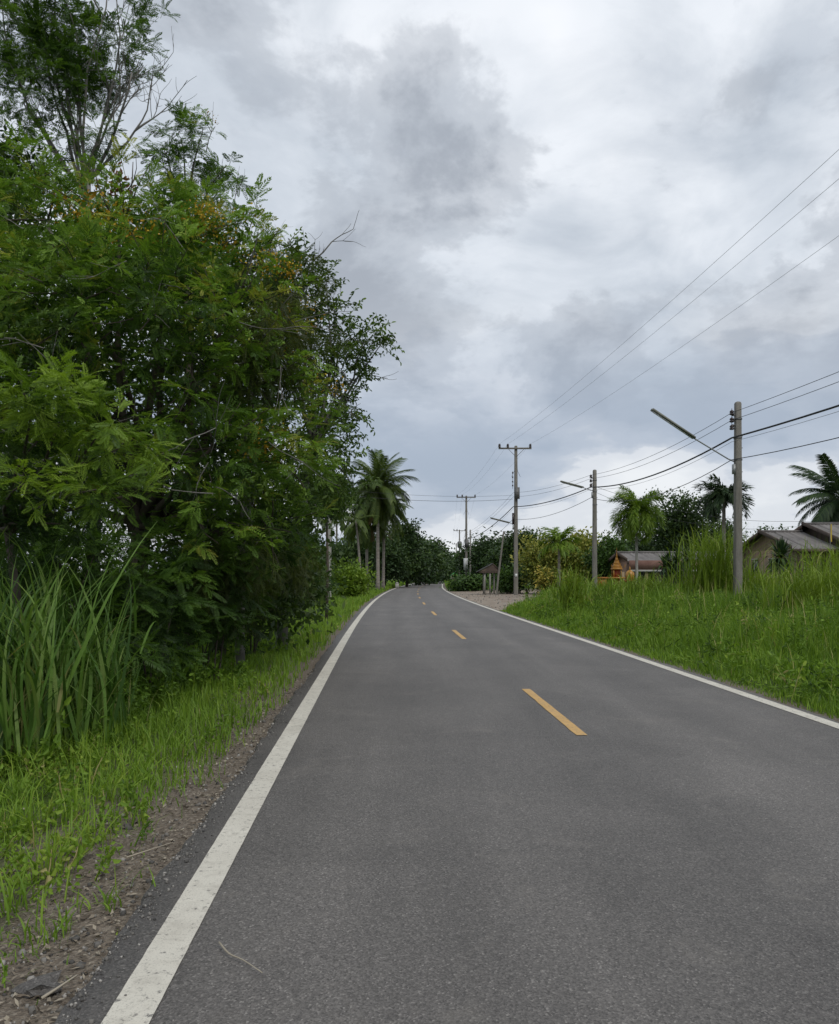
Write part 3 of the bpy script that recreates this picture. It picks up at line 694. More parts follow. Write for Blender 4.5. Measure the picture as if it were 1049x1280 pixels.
def drooping_tree():
    r = np.random.default_rng(18)
    bx, by = X_at(300, 14.8), 14.8; base = np.array([bx, by, gz(bx, by)])
    root = empty('drooping_tree', base)
    tag(root, 'olive tree with fine drooping foliage and grey twigs low in the thicket', 'tree', 'trees of the roadside thicket')
    tr = Acc(); cr = Acc()
    f1 = W(310, 600, 14.2); tr.tube([base - [0, 0, .3], base + [0, 0, 1], f1], [0.1, 0.08, 0.06], 7)
    for (u, v, d, rr, n) in [(335, 400, 12.6, .6, 40), (365, 370, 13.2, .6, 34), (360, 330, 13.8, .5, 26), (320, 440, 12.4, .55, 36), (370, 440, 13.2, .5, 26), (290, 690, 13.2, .6, 34), (315, 700, 14.2, .6, 34), (255, 720, 13.0, .5, 24), (358, 695, 16, .6, 32), (270, 750, 13.6, .4, 18), (235, 690, 12.6, .5, 24), (300, 752, 15, .35, 14)]:
        c = W(u, v, d); limb(tr, f1 + r.normal(0, .1, 3), c, 0.03, 0.008, .2, r, 7, 5, 0.1)
        fill_clump(cr, c, (rr, rr, rr * .9), int(n * 1.2), SPR_FINE, r, (0.8, 1.3), out=0.6, droop=0.55, tint=0.42, tsd=0.16)
        for k in range(4): limb(tr, c, c + rand_dirs(1, r)[0] * [1, 1, .6] * rr * 1.2, 0.007, 0.003, .25, r, 5, 3)
    tr.build('trunk', M['bark_pale'], root, True).location = -base
    cr.build('crown', M['olive'], root).location = -base
drooping_tree()

def backing_tree(u, d, label, cl, seed, matl='backing'):
    r = np.random.default_rng(seed)
    bx = X_at(u, d); base = np.array([bx, d, gz(bx, d)])
    root = empty('shade_tree', base); tag(root, label, 'tree', 'trees of the roadside thicket')
    tr = Acc(); cr = Acc(); fork = base + [0, 0, 2.2]
    tr.tube([base - [0, 0, .3], base + [0.08, 0, 1], fork], [0.2, 0.16, 0.13], 8)
    for (uu, v, dd, rr) in cl:
        c = W(uu, v, dd); limb(tr, fork, c, 0.06, 0.015, .2, r, 7, 5, .05)
        fill_clump(cr, c, (rr, rr, rr * .85), int(62 * rr * rr), SPR_CARD, r, (0.9, 1.4), tint=0.45, tsd=0.15, top_young_lit=0.1)
    tr.build('trunk', M['bark_dark'], root, True).location = -base
    cr.build('crown', M[matl], root).location = -base
backing_tree(60, 16.5, 'shady broad-leaved tree deep in the thicket behind the reeds', [(-60, 300, 16.5, 1.6), (40, 320, 16, 1.5), (140, 330, 16, 1.4), (-40, 420, 16.5, 1.5), (60, 440, 16.8, 1.2), (140, 470, 16, 1.2), (-60, 560, 16, 1.5), (50, 540, 16.5, 1.4), (120, 590, 16.5, 1.2), (-30, 680, 16, 1.4), (70, 690, 16.5, 1.1), (20, 760, 16, 1.2), (110, 770, 16, 1.0), (10, 230, 17, 1.0)], 31)
backing_tree(270, 17.2, 'shady broad-leaved tree deep in the thicket behind the drooping twigs', [(230, 340, 16.5, 1.3), (310, 370, 16.5, 1.2), (230, 450, 16.2, 1.3), (310, 470, 16.2, 1.2), (240, 560, 16.2, 1.3), (330, 570, 16.2, 1.2), (210, 650, 16.4, 1.1), (290, 660, 16, 1.2), (350, 660, 16.5, 1.0), (240, 740, 16, 1.1), (320, 750, 16, 1.1), (370, 740, 18, .9), (180, 760, 16, .9)], 32)

def thicket_shrub(label, u, d, cl, seed, young=.3):  # young: how much paler the tops are tinted, fresh leaves and top light together
    r = np.random.default_rng(seed); bx = X_at(u, d); base = np.array([bx, d, float(gz(bx, d))])
    root = empty('feathery_shrub', base); tag(root, label, 'shrub', 'shrubs at the foot of the thicket')
    tr = Acc(); cr = Acc()
    for (uu, v, dd, rr, n) in cl:
        c = W(uu, v, dd); limb(tr, base + r.normal(0, .08, 3) * [1, 1, 0], c, .018, .006, .15, r, 6, 4, .06)
        fill_clump(cr, c, (rr, rr, rr * .8), n, SPR_FEATHER, r, (.7, 1.1), up=.1, droop=.12, tint=.22 + r.normal(0, .06), tsd=.13, top_young_lit=young)
    tr.build('stems', M['bark_dark'], root, True).location = -base; cr.build('foliage', M['feather'], root).location = -base
thicket_shrub('feathery dark shrub at the thicket foot right of the reeds', 190, 11.7, [(190, 730, 11.6, .42, 24), (215, 770, 11.6, .40, 24), (165, 785, 11.4, .36, 20), (228, 720, 12.0, .45, 24), (195, 685, 12.0, .42, 20), (195, 808, 11.4, .26, 12), (160, 745, 11.6, .4, 18)], 81)
thicket_shrub('feathery dark shrub at the thicket foot under the drooping twigs', 255, 13.2, [(245, 750, 12.8, .45, 24), (262, 775, 13.0, .36, 18), (235, 790, 12.4, .30, 14), (290, 730, 13.4, .45, 24), (262, 705, 13.0, .45, 22), (285, 770, 13.6, .30, 12)], 82)
thicket_shrub('feathery shrub at the far end of the thicket foot along the verge', 315, 16.4, [(298, 750, 15.5, .45, 22), (320, 735, 16.8, .5, 24), (300, 720, 15.2, .5, 24), (348, 722, 19.5, .5, 20), (325, 690, 16.5, .55, 26), (368, 706, 21.5, .5, 18)], 83)
thicket_shrub('feathery dark shrub hidden behind the tall reeds', 70, 10.6, [(20, 720, 10.4, .55, 30), (75, 700, 10.6, .5, 28), (120, 690, 10.9, .45, 22), (40, 790, 10.2, .55, 28), (105, 770, 10.4, .5, 26), (140, 740, 10.8, .42, 20), (-30, 740, 10.2, .6, 30), (130, 820, 10.3, .4, 18)], 84, .1)

# ------------------------------------------------------------------ grass
def blades(acc, P, h, w, lean, tint, r, lev=3):
    n = len(P)
    az = r.uniform(0, 2 * np.pi, n); dirv = np.stack([np.cos(az), np.sin(az), np.zeros(n)], -1)
    tw = az + np.pi / 2 + r.normal(0, 0.5, n); side = np.stack([np.cos(tw), np.sin(tw), np.zeros(n)], -1)
    rows = []
    wid = {3: (1.0, 0.8, 0.06), 4: (0.8, 1.0, 0.75, 0.05)}[lev]
    for k in range(lev):
        t = k / (lev - 1)
        c = P + dirv * (h * lean * t ** 1.8)[:, None]; c[:, 2] += h * t * (1 - 0.42 * np.minimum(lean, 1.4) * t)
        rows.append(c - side * (w * wid[k] / 2)[:, None]); rows.append(c + side * (w * wid[k] / 2)[:, None])
    V = np.stack(rows, 1).reshape(-1, 3); k2 = 2 * lev
    q = np.array([[2 * k, 2 * k + 1, 2 * k + 3, 2 * k + 2] for k in range(lev - 1)])
    Q = (q[None] + (np.arange(n) * k2)[:, None, None]).reshape(-1, 4)
    acc.add(V, Q, np.repeat(tint, k2))
def logu(r, a, b, n): return a * (b / a) ** r.uniform(0, 1, n)

def left_grass():
    r = np.random.default_rng(41); a = Acc()
    n = 115000
    y = logu(r, 1.6, 90, n); s = -3.12 - r.uniform(0, 1, n) ** 0.85 * np.clip(3.0 + 0.35 * y, 0, 6.5)
    x = xc(y) + s
    off = -s - 3.1
    patch = wob(x * 1.1 + 2, y * 1.1) + 0.5 * wob(x * 3.1, y * 2.7 + 4)
    ok = r.uniform(0, 1, n) < np.clip(sstep((off + 0.02 - 0.20 * sstep((9 - y) / 6) - 0.22 * patch) / 0.42) * (0.55 + 0.6 * patch + 0.12 * np.clip(y - 4, 0, 9)), 0.015, 1)
    keep = ok & (x > -0.62 * y - 1.5)
    x, y, s, off, patch = x[keep], y[keep], s[keep], off[keep], patch[keep]; n = len(x)
    hh = (0.09 + 0.10 * sstep((y - 3.5) / 5) + 0.10 * sstep((y - 12) / 10) + 0.10 * sstep((off - 1.0) / 2.0)) * (1 + 0.35 * patch) * r.uniform(0.55, 1.35, n)
    P = np.stack([x, y, gz(x, y) - 0.01], -1)
    hh = hh * (1 - .3 * sstep((7 - y) / 3))
    blades(a, P, np.clip(hh, 0.03, 0.6), (0.0045 + 0.0008 * y) * r.uniform(.7, 1.3, n), np.abs(r.normal(0.35, 0.28, n)) + .35 * sstep((8 - y) / 4), r.normal(0.55, 0.16, n), r)
    # tufts that stand out near the camera
    for (u, v, d, nb, h) in [(62, 1110, 0, 45, .30), (142, 1150, 0, 30, .16), (30, 1050, 0, 50, .32), (80, 1040, 0, 50, .3), (130, 1010, 0, 60, .34), (40, 960, 0, 70, .36), (210, 960, 0, 60, .36), (170, 980, 0, 60, .3), (110, 960, 0, 60, .36), (15, 1150, 0, 40, .25), (55, 1190, 0, 32, .2), (100, 1075, 0, 45, .25), (222, 935, 0, 45, .3), (20, 1000, 0, 60, .34)]:
        d = (CAMZ + 0.12) * F / (v - VH); c = np.array([X_at(u, d), d]); pp = c + r.normal(0, 0.055 + 0.004 * d, (nb, 2))
        blades(a, np.column_stack([pp, gz(pp[:, 0], pp[:, 1]) - 0.01]), h * r.uniform(.5, 1.3, nb), 0.0085 * r.uniform(.7, 1.4, nb), np.abs(r.normal(0.55, 0.3, nb)), r.normal(0.6, 0.12, nb), r, 4)
    return tag(a.build('grass', M['grass']), 'bright green grass on the verge below the thicket', 'grass', kind='stuff')
left_grass()

def left_weeds():
    r = np.random.default_rng(42); a = Acc()
    sp = [sprig_oval(90 + k, 12, 0.036, 0.022, 0.13) for k in range(3)]
    n = 3800; y = logu(r, 2.6, 40, n); s = -3.35 - r.uniform(0, 1, n) ** 0.7 * np.clip(1.0 + 0.45 * y, 0, 6.5); x = xc(y) + s
    k = (wob(x * 0.9 + 7, y * 0.9 + 1) + 0.09 * (y - 7.0) + r.normal(0, .25, n) > 0.0) & (x > -0.62 * y - 1.0); x, y = x[k], y[k]; n = len(x)
    P = np.stack([x, y, gz(x, y) + 0.03], -1)
    D = r.normal(0, 0.5, (n, 3)) + [0, 0, 0.9]
    Mx = frames(D, up=(0, 1, 0.2), roll=r.uniform(0, 6, n)) * (r.uniform(.55, 1.6, n) * (0.75 + 0.03 * y))[:, None, None]
    kk = r.integers(0, 3, n); tn = r.normal(0.6, 0.13, n)
    for q in range(3): a.stamp(sp[q], P[kk == q], Mx[kk == q], tn[kk == q])
    return tag(a.build('weeds', M['grass']), 'low broad-leaved weeds and creepers among the verge grass', 'weeds', kind='stuff')
left_weeds()

def foot_weeds():
    r = np.random.default_rng(47); a = Acc(); n = 900
    y = r.uniform(7.0, 13.5, n); x = np.interp(y, [7, 8, 9, 10.5, 12, 13.5], [-4.1, -4.0, -3.9, -3.75, -3.6, -3.5]) + r.normal(-.25, .32, n)
    P = np.stack([x, y, gz(x, y) + r.uniform(.02, .4, n) ** 1.5], -1)
    Mx = frames(r.normal(0, .6, (n, 3)) + [0.1, -.2, .7], up=(0, 1, .2), roll=r.uniform(0, 6, n)) * r.uniform(.6, 1.15, n)[:, None, None]
    k = r.integers(0, 4, n); tn = r.normal(.38, .14, n)
    for q in range(4): a.stamp(SPR_OVAL[q], P[k == q], Mx[k == q], tn[k == q])
    return tag(a.build('undergrowth', M['grass']), 'leafy undergrowth where the thicket meets the verge', 'undergrowth', kind='stuff')
foot_weeds()
def right_weeds():
    r = np.random.default_rng(48); a = Acc(); n = 5200
    y = logu(r, 7.5, 45, n); s = 3.25 + r.uniform(0, 1, n) * 10; x = xc(y) + s
    k = (wob(x * .8 + 1, y * .7 + 5) + r.normal(0, .35, n) > .15) & (yard(x, y) < .2) & (x < .53 * y + 1.5); x, y, s = x[k], y[k], s[k]; n = len(x)
    P = np.stack([x, y, gz(x, y) + right_height(x, y, s) * r.uniform(.25, .85, n)], -1)
    Mx = frames(r.normal(0, .55, (n, 3)) + [0, 0, .75], up=(0, 1, .2), roll=r.uniform(0, 6, n)) * (r.uniform(.6, 1.1, n) * (.8 + .012 * y))[:, None, None]
    T = SPR_OVAL[:2] + [sprig_oval(95, 9, .14, .022, .3), sprig_oval(96, 10, .18, .02, .35)]
    q_ = r.integers(0, 4, n); tn = r.normal(.42, .2, n)
    for q in range(4): a.stamp(T[q], P[q_ == q], Mx[q_ == q], tn[q_ == q])
    # pale seed stalks standing above the grass
    n = 500; y = logu(r, 9, 45, n); s = 3.8 + r.uniform(0, 1, n) * 9; x = xc(y) + s; k = (yard(x, y) < .1) & (x < .53 * y + 1.5); x, y, s = x[k], y[k], s[k]; n = len(x)
    blades(a, np.stack([x, y, gz(x, y)], -1), right_height(x, y, s) * r.uniform(1.3, 1.8, n), .006 + .0005 * y, np.abs(r.normal(.25, .15, n)), r.normal(1.15, .1, n), r, 4)
    return tag(a.build('weeds', M['grass']), 'mixed weeds and pale seed stalks among the tall grass across the road', 'weeds', kind='stuff')
def right_height(x, y, s):
    p = 0.5 + 0.5 * np.clip(wob(x * 0.55, y * 0.5) + 0.5 * wob(x * 1.4, y * 1.2), -1, 1)
    return (0.10 + 0.28 * sstep((s - 3.0) / 1.6) + 0.32 * sstep((s - 4.0) / 4.5)) * (0.45 + 1.05 * p)
def right_grass():
    r = np.random.default_rng(43); a = Acc()
    n = 150000; y = logu(r, 5.5, 62, n); s = 3.04 + r.uniform(0, 1, n) ** 1.15 * 12.5; x = xc(y) + s
    k = (x < 0.53 * y + 4.0) & (r.uniform(0, 1, n) > 1.25 * yard(x, y)) & (r.uniform(0, 1, n) < 0.25 + sstep((s - 3.02) / 0.35))
    x, y, s = x[k], y[k], s[k]; n = len(x)
    P = np.stack([x, y, gz(x, y) - 0.01], -1)
    blades(a, P, right_height(x, y, s) * r.uniform(.5, 1.35, n), (0.0055 + 0.00075 * y) * r.uniform(.7, 1.3, n), np.abs(r.normal(0.38, 0.28, n)), r.normal(0.50, 0.17, n), r)
    n = 26000; y = logu(r, 22, 70, n); x = xc(y) + 14 + r.uniform(0, 1, n) * 24; k = (x < 0.56 * y + 1.5) & (yard(x, y) < .3); x, y = x[k], y[k]; n = len(x)
    blades(a, np.stack([x, y, gz(x, y)], -1), r.uniform(.4, 1.1, n) * (0.7 + 0.3 * wob(x * .5, y * .5)), 0.045 * r.uniform(.7, 1.3, n), np.abs(r.normal(.4, .3, n)), r.normal(.5, .17, n), r)
    return tag(a.build('grass', M['grass']), 'dense tall green grass covering the bank across the road', 'grass', kind='stuff')
right_grass()
right_weeds()
def far_verges():
    r = np.random.default_rng(44); a = Acc()
    n = 14000; y = logu(r, 70, 230, n); sd_ = np.where(r.uniform(0, 1, n) < 0.6, -1, 1); s = sd_ * (3.3 + r.uniform(0, 1, n) * 8); x = xc(y) + s
    k = yard(x, y) < 0.2; x, y = x[k], y[k]; n = len(x)
    blades(a, np.stack([x, y, gz(x, y)], -1), r.uniform(.15, .6, n), 0.0011 * y * r.uniform(.8, 1.4, n), np.abs(r.normal(.4, .3, n)), r.normal(.5, .15, n), r)
    return tag(a.build('grass', M['grass']), 'distant strips of grass beside the bend of the road', 'grass', kind='stuff')
far_verges()

def litter():
    r = np.random.default_rng(45); a = Acc()
    n = 3600; y = logu(r, 1.7, 13, n); off = np.abs(r.normal(0.28, 0.33, n)); s = edge_l(y) - 0.03 - off; x = xc(y) + s
    P = np.stack([x, y, gz(x, y) + 0.012], -1); D = r.normal(0, 1, (n, 3)) * [1, 1, .25]
    V = np.array([(0, -.5, 0), (.5, 0, .12), (0, .5, 0), (-.5, 0, .1)]); T = (V, np.array([[0, 1, 2, 3]]), np.zeros(4))
    Mx = frames(D, roll=r.normal(0, .5, n)) * np.stack([r.uniform(.006, .02, n), r.uniform(.012, .05, n), np.full(n, .03)], -1)[:, None, :]
    a.stamp(T, P, Mx, r.uniform(0, 1, n))
    return a
M['litter'] = leaf_mat('litter', [(0.0, (0.06, 0.048, 0.036)), (0.5, (0.17, 0.138, 0.105)), (1.0, (0.36, 0.32, 0.25))], 0.05, 0.9)
tag(litter().build('litter', M['litter']), 'dry brown leaf litter along the asphalt edge', 'leaf litter', kind='stuff')
def pebbles():
    r = np.random.default_rng(46); a = Acc()
    base = np.array([(x, y, z) for z in (-.5, .5) for y in (-.5, .5) for x in (-.5, .5)]) ; base[4:, :2] *= 0.6; base += r.normal(0, .08, base.shape)
    T = (base, np.array([(0, 2, 3, 1), (4, 5, 7, 6), (0, 1, 5, 4), (2, 6, 7, 3), (0, 4, 6, 2), (1, 3, 7, 5)]), np.zeros(8))
    n = 1500; y = logu(r, 1.7, 12, n); x = xc(y) + edge_l(y) - 0.02 - np.abs(r.normal(.3, .35, n))
    sz = np.clip(r.lognormal(-4.6, .5, n), .004, .05)
    Mx = frames(rand_dirs(n, r)) * sz[:, None, None]
    a.stamp(T, np.stack([x, y, gz(x, y) + sz * .25], -1), Mx, r.uniform(0, 1, n))
    n = 1100; y = logu(r, 1.7, 14, n); s_ = -3.09 + np.abs(r.normal(0, .06, n)); x = xc(y) + s_; sz = np.clip(r.lognormal(-5.1, .45, n), .003, .018)
    a.stamp(T, np.stack([x, y, 0.02 * (1 - (s_ / 3.05) ** 2) + sz * .3 + .001], -1), frames(rand_dirs(n, r)) * sz[:, None, None], r.uniform(0, 1, n))
    n = 500; y = logu(r, 38, 80, n); x = xc(y) + 3.1 + r.uniform(0, 9, n); k = yard(x, y) > .5; x, y = x[k], y[k]; n = len(x)
    sz = r.uniform(.02, .08, n); a.stamp(T, np.stack([x, y, gz(x, y) + sz * .2], -1), frames(rand_dirs(n, r)) * sz[:, None, None], r.uniform(0, 1, n))
    return a
M['pebble'] = leaf_mat('pebble', [(0.0, (0.06, 0.058, 0.055)), (0.6, (0.17, 0.16, 0.145)), (1.0, (0.38, 0.36, 0.33))], 0.0, 0.9)
tag(pebbles().build('gravel', M['pebble']), 'small grey stones scattered on the soil beside the asphalt', 'gravel', kind='stuff')

# dry stalks lying about
def stalk(label, pts, rad, matn='litter'):
    P = np.array(pts, float); t = np.linspace(0, 1, 10); k = np.linspace(0, 1, len(P))
    Q = np.stack([np.interp(t, k, P[:, i]) for i in range(3)], -1)
    Q[1:-1] = (Q[:-2] + Q[1:-1] * 2 + Q[2:]) / 4
    c = Q.mean(0); a = Acc(); a.tube(Q, np.linspace(rad, rad * .4, 10), 5, tint=0.95)
    tag(a.build('dry_stalk', M[matn], None, True, loc=c), label, 'stalk', 'dry stalks on the ground')
def gp(u, v, h=0.02):
    d = (CAMZ - h) * F / (v - VH); return (X_at(u, d), d, h)
stalk('thin curved dry stalk lying on the asphalt beside the white line', [gp(274, 1178, .026), gp(286, 1193, .026), gp(303, 1199, .028), gp(328, 1216, .026)], 0.0048)
stalk('straw-coloured dry stalk lying on the litter soil beside the grass tufts', [gp(158, 1072, -.02), gp(185, 1063, 0.0), gp(216, 1053, .0)], 0.006)
stalk('short dry stalk lying on gravelly soil nearest the camera', [gp(52, 1248, -.02), gp(72, 1235, 0.0), gp(96, 1219, .0)], 0.007)
def chunk(label, u, v, sx, sy, sz, seed):
    r = np.random.default_rng(seed); c = np.array(gp(u, v, -0.03))
    me = bpy.data.meshes.new('asphalt_chunk'); import bmesh
    bm = bmesh.new(); bmesh.ops.create_icosphere(bm, subdivisions=2, radius=1)
    for vv in bm.verts: vv.co = Vector((vv.co.x * sx, vv.co.y * sy, max(-.4, vv.co.z) * sz)) * (1 + r.normal(0, .2))
    bm.to_mesh(me); bm.free(); me.materials.append(M['asphalt']); o = link('asphalt_chunk', me, None, tuple(c))
    tag(o, label, 'asphalt lump', 'broken asphalt lumps')
chunk('flat dark lump of broken asphalt on the soil nearest the camera', 52, 1234, .085, .07, .03, 3)

# ------------------------------------------------------------------ tall reeds
def blade_mesh(name, L_, w, bend, matl, seed, n=9):
    r = np.random.default_rng(seed); th = R(88); p = np.zeros(3); V = []; tw = r.uniform(-.5, .5)
    for k in range(n):
        t = k / (n - 1); ww = w * (0.55 + 0.45 * math.sin(math.pi * min(1, t * 1.3 + .1))) * (1 - t ** 3) + 0.002
        sx = np.array([math.cos(tw * t), math.sin(tw * t) * .4, 0]); 
        V += [p - sx * ww / 2 + [0, 0, ww * .18], p, p + sx * ww / 2 + [0, 0, ww * .18]]
        a = th - bend * t ** 2.2
        p = p + np.array([0, math.cos(a), math.sin(a)]) * L_ / (n - 1)
    Q = []
    for k in range(n - 1):
        b = 3 * k; Q += [(b, b + 1, b + 4, b + 3), (b + 1, b + 2, b + 5, b + 4)]
    a = Acc(); tn = r.uniform(.2, .92) if seed != 59 else 1.1
    a.add(V, Q, tn); o = a.build(name, matl, None, True); me = o.data; bpy.data.objects.remove(o); return me
REED = [blade_mesh('leaf_blade', 2.0 * f_, 0.031 * (0.8 + .3 * f_), R(b), M['reed'], 50 + k) for k, (f_, b) in enumerate([(1, 45), (.95, 75), (1.1, 60), (.8, 110), (.7, 135), (.6, 80), (.85, 35), (.5, 110), (1.05, 95), (.4, 60), (.75, 50), (.65, 150)])]
def reed_clump(label, u, d, n, spread, seed, sc=1.0):
    r = np.random.default_rng(seed); x = X_at(u, d); root = empty('tall_reed_clump', (x, d, float(gz(x, d))))
    tag(root, label, 'reeds', 'tall reeds in front of the thicket')
    for k in range(n):
        me = REED[r.integers(0, len(REED))]; o = link('leaf_blade', me, root)
        o.location = (np.clip(r.normal(0, spread), -2 * spread, 2 * spread), np.clip(r.normal(0, spread * .7), -spread, spread * 1.4), r.uniform(-.05, .25))
        o.rotation_euler = (R(r.normal(-4, 10)), R(r.normal(1, 7)), r.uniform(0, 2 * math.pi)); f_ = sc * r.uniform(.75, 1.12)
        if k % 2:
            o.location[2] += r.uniform(.1, 1.0) * sc; f_ *= r.uniform(.35, .62); o.rotation_euler[0] = R(r.normal(-26, 12))
        o.scale = (f_ * r.uniform(.8, 1.3) * (1.5 if k % 2 else 1), f_, f_)
reed_clump('tall reed clump with long arching leaves at the left edge of the verge', 0, 7.7, 260, .30, 61, 1.1)
reed_clump('tall reed clump standing between the leftmost clump and the dark thicket', 58, 8.3, 260, .30, 62, 1.06)
reed_clump('shorter reed clump thinning out in front of the dark tree trunk', 108, 9.0, 190, .28, 63, .84)

def grass_clump(label, u, d, h, n, spread, seed, matn='reed_light', w=0.03):
    r = np.random.default_rng(seed); x = X_at(u, d); base = np.array([x, d, float(gz(x, d))])
    a = Acc(); P = base + np.column_stack([r.normal(0, spread, n), r.normal(0, spread * .7, n), np.zeros(n)])
    blades(a, P, h * r.uniform(.35, 1.0, n) , w * r.uniform(.6, 1.2, n), np.abs(r.normal(.25, .22, n)), r.normal(.5, .17, n), r, 4)
    # leaves springing from the upper stems
    m_ = n; Ps = P[r.integers(0, n, m_)] + np.column_stack([r.normal(0, .06, m_), r.normal(0, .06, m_), r.uniform(.1, .62, m_) * h])
    blades(a, Ps, h * r.uniform(.2, .4, m_), w * r.uniform(.6, 1.1, m_), np.abs(r.normal(.8, .4, m_)), r.normal(.55, .17, m_), r, 4)
    tag(a.build('tall_grass_clump', M[matn], None, False, loc=base), label, 'grass clump', 'tall grass clumps across the road')
grass_clump('tallest grass clump rising against the lamp pole with the long arm', 892, 31, 3.6, 520, .60, 71)
grass_clump('tall grass clump right beside the base of the lamp pole', 944, 31, 1.9, 220, .5, 72)
grass_clump('slim grass clump standing alone before the plain pole and the yellow shrub', 716, 31, 2.2, 180, .28, 73, w=.035)
grass_clump('broad grass clump in front of the golden shrine', 772, 33, 1.5, 260, .65, 74, w=.035)
grass_clump('broad grass clump in front of the long low roof', 808, 33, 1.7, 240, .6, 75, w=.035)
grass_clump('bushy grass clump in front of the grey roofed house at the picture edge', 1022, 22, 2.0, 420, .75, 76)
grass_clump('low grass clump just left of the sword plant', 957, 33, 1.7, 240, .5, 78)
grass_clump('grass clump hiding the foot of the house wall beside the sword plant', 1046, 24, 2.7, 340, .6, 77)

# ------------------------------------------------------------------ palms
def frond_mesh(L_, bend, pairs, ll, lw, hang, matl, seed, up0=0.0, plume=0.0):
    r = np.random.default_rng(seed); n = 14; th = up0; p = np.zeros(3); C = [p.copy()]; TH = []
    for k in range(n):
        t = k / (n - 1); a = up0 - bend * t ** 1.2; TH.append(a)
        p = p + np.array([0, math.cos(a), math.sin(a)]) * L_ / n; C.append(p.copy())
    TH.append(TH[-1]); C = np.array(C); a_ = Acc()
    a_.tube(C, np.linspace(.03, .006, n + 1) * L_ / 3, 4, False, 0.75)
    for k in range(pairs):
        t = 0.14 + 0.85 * k / (pairs - 1); f_ = t * n; i0 = min(int(f_), n - 1); c = C[i0] + (C[i0 + 1] - C[i0]) * (f_ - i0)
        a = TH[i0]; fw = np.array([0, math.cos(a), math.sin(a)]); nu = np.array([0, -math.sin(a), math.cos(a)])
        l = ll * (0.45 + 0.75 * math.sin(math.pi * (0.12 + 0.80 * t))) * r.uniform(.85, 1.1)
        for sd_ in (-1, 1):
            pl = r.normal(0, plume) if plume else r.normal(0, .08)
            d = np.array([sd_, 0, 0]) * math.cos(pl) + nu * (math.sin(pl) + 0.15) + fw * (0.45 + .3 * t); d /= np.linalg.norm(d)
            s = np.cross(d, nu); s /= np.linalg.norm(s) + 1e-9
            m1 = c + d * l * .45 - np.array([0, 0, hang * l * .18]); m2 = c + d * l * .85 - np.array([0, 0, hang * l * .75])
            tn = r.normal(.5, .16)
            a_.add([c - s * lw * .3, c + s * lw * .3, m1 + s * lw * .5, m1 - s * lw * .5, m2 + s * lw * .08, m2 - s * lw * .08], [(0, 1, 2, 3), (3, 2, 4, 5)], tn)
    o = a_.build('frond', matl); me = o.data; bpy.data.objects.remove(o); return me
def palm(name, label, base, hub, fronds, n, els, seed, trunk_r=0.13, tr_mat='bark_palm', group=None, scale=1.0, shaft=None, dry=None, azr=None):
    """base and hub in world space; fronds: meshes drooping more and more; els: (top, bottom) elevation in degrees"""
    r = np.random.default_rng(seed); base = np.asarray(base, float); hub = np.asarray(hub, float)
    root = empty(name, base); tag(root, label, 'palm', group)
    t = np.linspace(0, 1, 10)[:, None]; mid = np.array([(hub - base)[0] * -.12, 0, 0])
    P = (hub - base) * t + mid * np.sin(np.pi * t)
    a = Acc(); rad = trunk_r * np.concatenate([[1.5, 1.15], np.linspace(1.05, .8, 8)]); a.tube(P, rad, 9, tint=.5); a.build('trunk', M[tr_mat], root, True)
    if shaft:
        a = Acc(); a.tube([hub - base - [0, 0, shaft], hub - base - [0, 0, shaft * .5], hub - base + [0, 0, .1]], [trunk_r * .85, trunk_r * 1.0, trunk_r * .5], 8); a.build('crown_shaft', M['palm_bright'], root, True)
    for k in range(n):
        f_ = k / (n - 1); el = els[0] + (els[1] - els[0]) * f_ + r.normal(0, 6); az = k * 2.39996 + r.normal(0, .2)
        me = fronds[min(len(fronds) - 1, int(f_ * len(fronds)))]
        if dry is not None and f_ > .93: me = dry
        o = link('frond', me, root); o.location = hub - base + np.array([0, 0, -.15 * f_]); o.rotation_euler = (R(el), R(r.normal(0, 14)), az)
        o.rotation_mode = 'XYZ'; o.scale = [scale * r.uniform(.85, 1.1)] * 3
    return root
def at(u, d): x = X_at(u, d); return np.array([x, d, float(gz(x, d)) - .1])
def hubat(u, v, d): return W(u, v, d)
COCO = [frond_mesh(3.5, R(b), 58, l_, .055, h_, M['palm_leaf'], 100 + k) for k, (b, h_, l_) in enumerate([(45, .55, .72), (62, .8, .68), (66, 1.1, .55), (50, 1.3, .42), (40, 1.3, .36)])]
COCO_DRY = frond_mesh(3.0, R(40), 26, .5, .05, 1.1, M['frond_dry'], 105)
G_COCO = 'coconut palms beside the bend'
palm('coconut_palm', 'tallest coconut palm standing by the bend with a straight grey trunk', at(472.5, 80), hubat(472, 608, 80), COCO, 58, (84, -84), 1, .17, group=G_COCO, scale=1.1, dry=COCO_DRY)
palm('coconut_palm', 'shorter coconut palm just behind the tallest one, nearer the road', at(479, 86), hubat(481, 634, 86), COCO, 46, (80, -84), 2, .15, group=G_COCO, scale=1.0, dry=COCO_DRY)
palm('coconut_palm', 'coconut palm with drooping fronds on the thicket side of the tallest palm', at(459, 84), hubat(458, 645, 84), COCO, 34, (76, -76), 3, .15, group=G_COCO, scale=.95, dry=COCO_DRY)
palm('coconut_palm', 'thin leaning coconut palm closest to the roadside concrete pole', at(452, 74), hubat(445, 650, 74), COCO, 14, (60, -60), 4, .11, group=G_COCO, scale=.62)
palm('coconut_palm', 'small distant coconut palm seen between the concrete pole and the palm group', at(421, 112), hubat(421, 642, 112), COCO, 16, (70, -50), 5, .14, group=G_COCO, scale=.95)
palm('coconut_palm', 'coconut palm half hidden behind the thicket left of the concrete pole', at(384, 62), hubat(382, 628, 62), COCO, 18, (75, -45), 6, .15, group=G_COCO, scale=.9)

